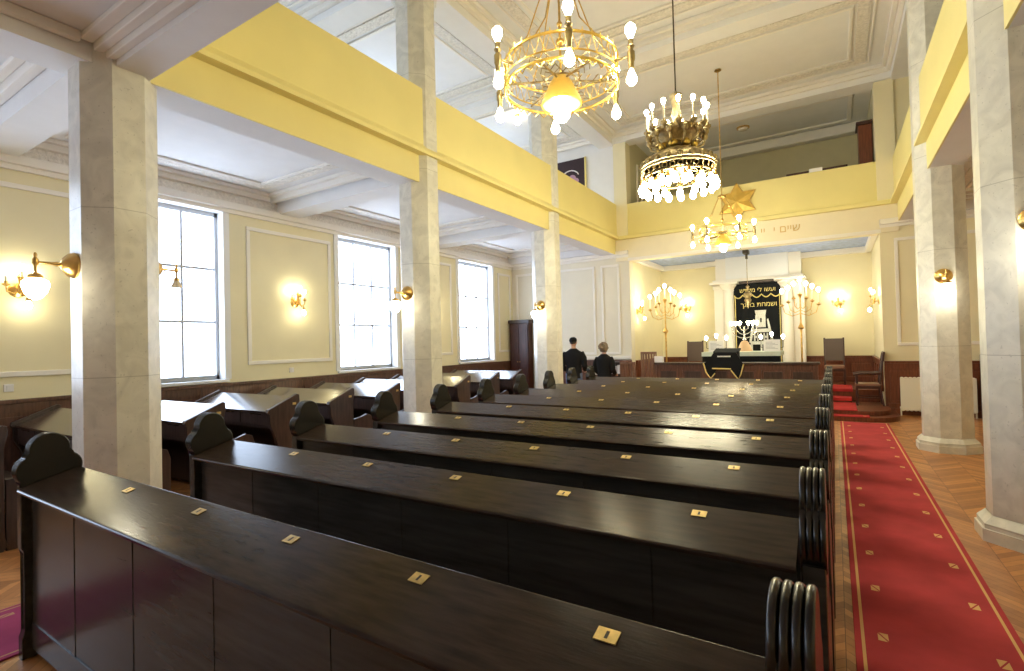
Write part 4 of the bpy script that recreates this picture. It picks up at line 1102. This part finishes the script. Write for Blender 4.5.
# ------------------------------------------------------------------ people
def person(label, loc, rz, H, hair, female=False, legs='jeans'):
    """local +Y is the facing direction; z=0 at the soles"""
    t = thing('person', label, 'person', loc, rz)
    k = H/1.75
    def S(p): return tuple(c*k for c in p)
    b = MB()
    def tb(pts, rs, n=12): b.tube([S(p) for p in pts], [r*k for r in rs], n)
    def bl(c, r, u=14, v=10): b.ball(S(c), tuple(q*k for q in r), u, v)
    sh = .19 if not female else .182
    # legs, pelvis, torso, neck
    for sx in (-1, 1):
        tb([(sx*.09,0,.90),(sx*.10,.01,.70),(sx*.10,.02,.49),(sx*.105,-.01,.34),(sx*.105,-.02,.09)], [.095,.082,.058,.056,.04])
        tb([(sx*.105,-.05,.045),(sx*.11,.05,.04),(sx*.115,.16,.025)], [.042,.045,.028])
    bl((0,0,.95), (.165,.115,.13)); bl((0,.0,1.10), (.145,.10,.14)); bl((0,0,1.28), (sh,.115,.17)); bl((0,-.01,1.40), (sh*.95,.085,.075))
    tb([(0,-.01,1.38),(0,.0,1.50),(0,.015,1.56)], [.07,.056,.055])
    # arms with bent elbows
    for sx in (-1, 1):
        el = (sx*(sh+.075),-.03,1.10); wr = (sx*(sh+.03),.17,.97)
        tb([(sx*(sh-.025),0,1.375),(sx*(sh+.045),-.01,1.27),el,(sx*(sh+.06),.07,1.03),wr], [.052,.050,.042,.042,.028])
        h0 = Vector(wr); d = Vector((-sx*.1,.95,-.15)).normalized(); side = Vector((sx,0,0)); dn = d.cross(side).normalized()
        tb([wr, tuple(h0+d*.05), tuple(h0+d*.09)], [.028,.038,.034])
        for f, (off, ln) in enumerate(((-.028,.062),(-.010,.074),(.009,.068),(.026,.052))):
            a0 = h0 + d*.085 + side*off
            tb([tuple(a0), tuple(a0+d*ln*.5+Vector((0,0,-.008))), tuple(a0+d*ln*.85+Vector((0,0,-.03)))], [.0095,.009,.0075], 7)
        th = h0 + d*.03 - side*.03
        tb([tuple(th), tuple(th-side*.028+d*.03), tuple(th-side*.035+d*.06)], [.012,.011,.009], 7)
    # head with face
    hz = 1.645
    bl((0,.015,hz), (.075,.095,.105), 20, 14); bl((0,.045,hz-.06), (.055,.06,.06)); bl((0,.115,hz-.015), (.013,.022,.02)); 
    for sx in (-1, 1):
        bl((sx*.077,.0,hz-.01), (.012,.022,.033)); bl((sx*.03,.088,hz+.012), (.016,.012,.010)); bl((sx*.04,.075,hz-.03), (.025,.02,.022))
    bl((0,.098,hz-.062), (.026,.012,.009))
    body = b.build('body', 'skin', t, 60, world=False)
    rm = body.modifiers.new('remesh', 'REMESH'); rm.mode = 'VOXEL'; rm.voxel_size = .0075; rm.use_smooth_shade = True
    # clothing: jacket with sleeves, trousers
    j = MB()
    def jt(pts, rs, n=12): j.tube([S(p) for p in pts], [r*k for r in rs], n)
    hem = .80 if not female else .74
    secs = [(hem,.19,.14),(.95,.19,.145),(1.10,.178,.132),(1.25,sh+.028,.14),(1.36,sh+.035,.128),(1.42,sh+.005,.105),(1.465,.115,.085),(1.50,.078,.072)]
    rings = []
    for z, a, c in secs:
        rings.append([j.bm.verts.new(S((a*math.cos(q*2*PI/24), c*math.sin(q*2*PI/24) - .005, z))) for q in range(24)])
    for r0, r1 in zip(rings, rings[1:]):
        for q in range(24): j.bm.faces.new((r0[q], r0[(q+1) % 24], r1[(q+1) % 24], r1[q]))
    j.bm.faces.new(rings[0][::-1]); j.bm.faces.new(rings[-1])
    for sx in (-1, 1):
        jt([(sx*(sh-.02),0,1.40),(sx*(sh+.052),-.01,1.27),(sx*(sh+.077),-.03,1.10),(sx*(sh+.062),.07,1.03),(sx*(sh+.035),.15,.98)], [.078,.074,.064,.058,.046])
    jk = j.build('jacket', 'coat', t, 60, world=False)
    rm = jk.modifiers.new('remesh', 'REMESH'); rm.mode = 'VOXEL'; rm.voxel_size = .012; rm.use_smooth_shade = True
    p = MB()
    for sx in (-1, 1): p.tube([S(q) for q in [(sx*.085,0,.92),(sx*.10,.01,.70),(sx*.10,.02,.49),(sx*.105,-.01,.30),(sx*.105,-.02,.07)]], [r*k for r in (.115,.10,.082,.078,.072)], 14)
    p.ball(S((0,0,.92)), tuple(q*k for q in (.18,.128,.12)))
    tr = p.build('trousers', legs, t, 60, world=False)
    rm = tr.modifiers.new('remesh', 'REMESH'); rm.mode = 'VOXEL'; rm.voxel_size = .012; rm.use_smooth_shade = True
    for sx in (-1, 1): MB().tube([S(q) for q in [(sx*.105,-.06,.05),(sx*.11,.05,.048),(sx*.115,.17,.035)]], [.05*k,.054*k,.035*k], 10).build('shoe', 'shoe', t, 60, world=False)
    h = MB()
    if female:
        h.ball(S((0,-.012,hz+.02)), tuple(q*k for q in (.118,.125,.122)), 20, 14)
        for q in range(10): 
            a = PI + PI*q/9
            h.ball(S((.07*math.cos(a), .06*math.sin(a)-.01, hz-.05)), tuple(c*k for c in (.034,.034,.045)), 8, 6)
        rg = random.Random(3)
        for q in range(46):
            a, b_ = rg.uniform(0, 2*PI), rg.uniform(-.25, 1.4)
            h.ball(S((.108*math.cos(a)*math.cos(b_), .112*math.sin(a)*math.cos(b_)-.02, hz+.03+.108*math.sin(b_))), tuple(c*k*rg.uniform(.8, 1.2) for c in (.030,.030,.026)), 7, 5)
        h.build('hair', hair, t, 60, world=False)
    else:
        h.ball(S((0,-.010,hz+.026)), tuple(q*k for q in (.080,.090,.092)), 20, 14); h.build('hair', hair, t, 60, world=False)
        c = MB(); c.lathe([(.090,.0),(.092,.03),(.078,.07),(.045,.095),(.001,.10)], (0,0,0), 20)
        c.xform(Matrix.Translation(S((0,-.012,hz+.022))) @ Matrix.Rotation(math.radians(8), 4, 'X') @ Matrix.Scale(k, 4))
        c.build('skullcap', 'coat', t, 60, world=False)
    return t
person('person in black jacket, blue jeans and black skullcap, standing with back turned', (-5.36, 11.35, 0), math.radians(12), 1.80, 'skin')
person('person with short grey-brown hair in black coat, standing with back turned', (-4.66, 11.55, 0), math.radians(-6), 1.63, 'hairgrey', True, 'coat')
for ob in list(bpy.data.objects):
    if ob.name == 'hair' and ob.parent and 'skullcap' in ob.parent['label']: ob.data.materials[0] = M['hairdark']
# sheet held by the second person
o = MB().box(-.10, .10, -.006, .006, -.14, .14, .002).xform(Matrix.Rotation(math.radians(-60), 4, 'X')).build('paper_sheet', 'paper', None)
o.location = (-5.02, 11.86, .96); tag(o, 'white paper sheet held beside the person in black coat', 'paper')

# ------------------------------------------------------------------ world and camera
w = bpy.data.worlds.new('world'); bpy.context.scene.world = w; w.use_nodes = True
w.node_tree.nodes['Background'].inputs['Color'].default_value = (.75, .85, 1, 1)
w.node_tree.nodes['Background'].inputs['Strength'].default_value = 1.0

FPX, YAW, PITCH, ROLL = 515.165, math.radians(32.0343), math.radians(.89123), math.radians(-1.45152)
def rowmul(v, R): return [sum(v[i]*R[i][j] for i in range(3)) for j in range(3)]
cr, sr = math.cos(ROLL), math.sin(ROLL); cp, sp = math.cos(PITCH), math.sin(PITCH); cy, sy = math.cos(YAW), math.sin(YAW)
R1 = [[cr,0,sr],[0,1,0],[-sr,0,cr]]; R2 = [[1,0,0],[0,cp,sp],[0,-sp,cp]]; R3 = [[cy,sy,0],[-sy,cy,0],[0,0,1]]
def cam2w(v): return Vector(rowmul(rowmul(rowmul(v, R1), R2), R3))
right, fwd, up = cam2w([1,0,0]), cam2w([0,1,0]), cam2w([0,0,1])
cam = bpy.data.cameras.new('camera'); co = bpy.data.objects.new('camera', cam); C.objects.link(co)
mw = Matrix(((right.x, up.x, -fwd.x, 0), (right.y, up.y, -fwd.y, 0), (right.z, up.z, -fwd.z, 1.70), (0,0,0,1)))
co.matrix_world = mw
cam.sensor_width = 36; cam.lens = FPX/1024*36; cam.clip_start = .02; cam.clip_end = 100
sc_ = bpy.context.scene
sc_.camera = co
sc_.view_settings.view_transform = 'Standard'; sc_.view_settings.look = 'None'; sc_.view_settings.gamma = 1; sc_.view_settings.use_curve_mapping = False
sc_.view_settings.exposure = 0.62
sc_.cycles.use_denoising = True
sc_.cycles.max_bounces = 10; sc_.cycles.diffuse_bounces = 6
sc_.cycles.sample_clamp_indirect = 8
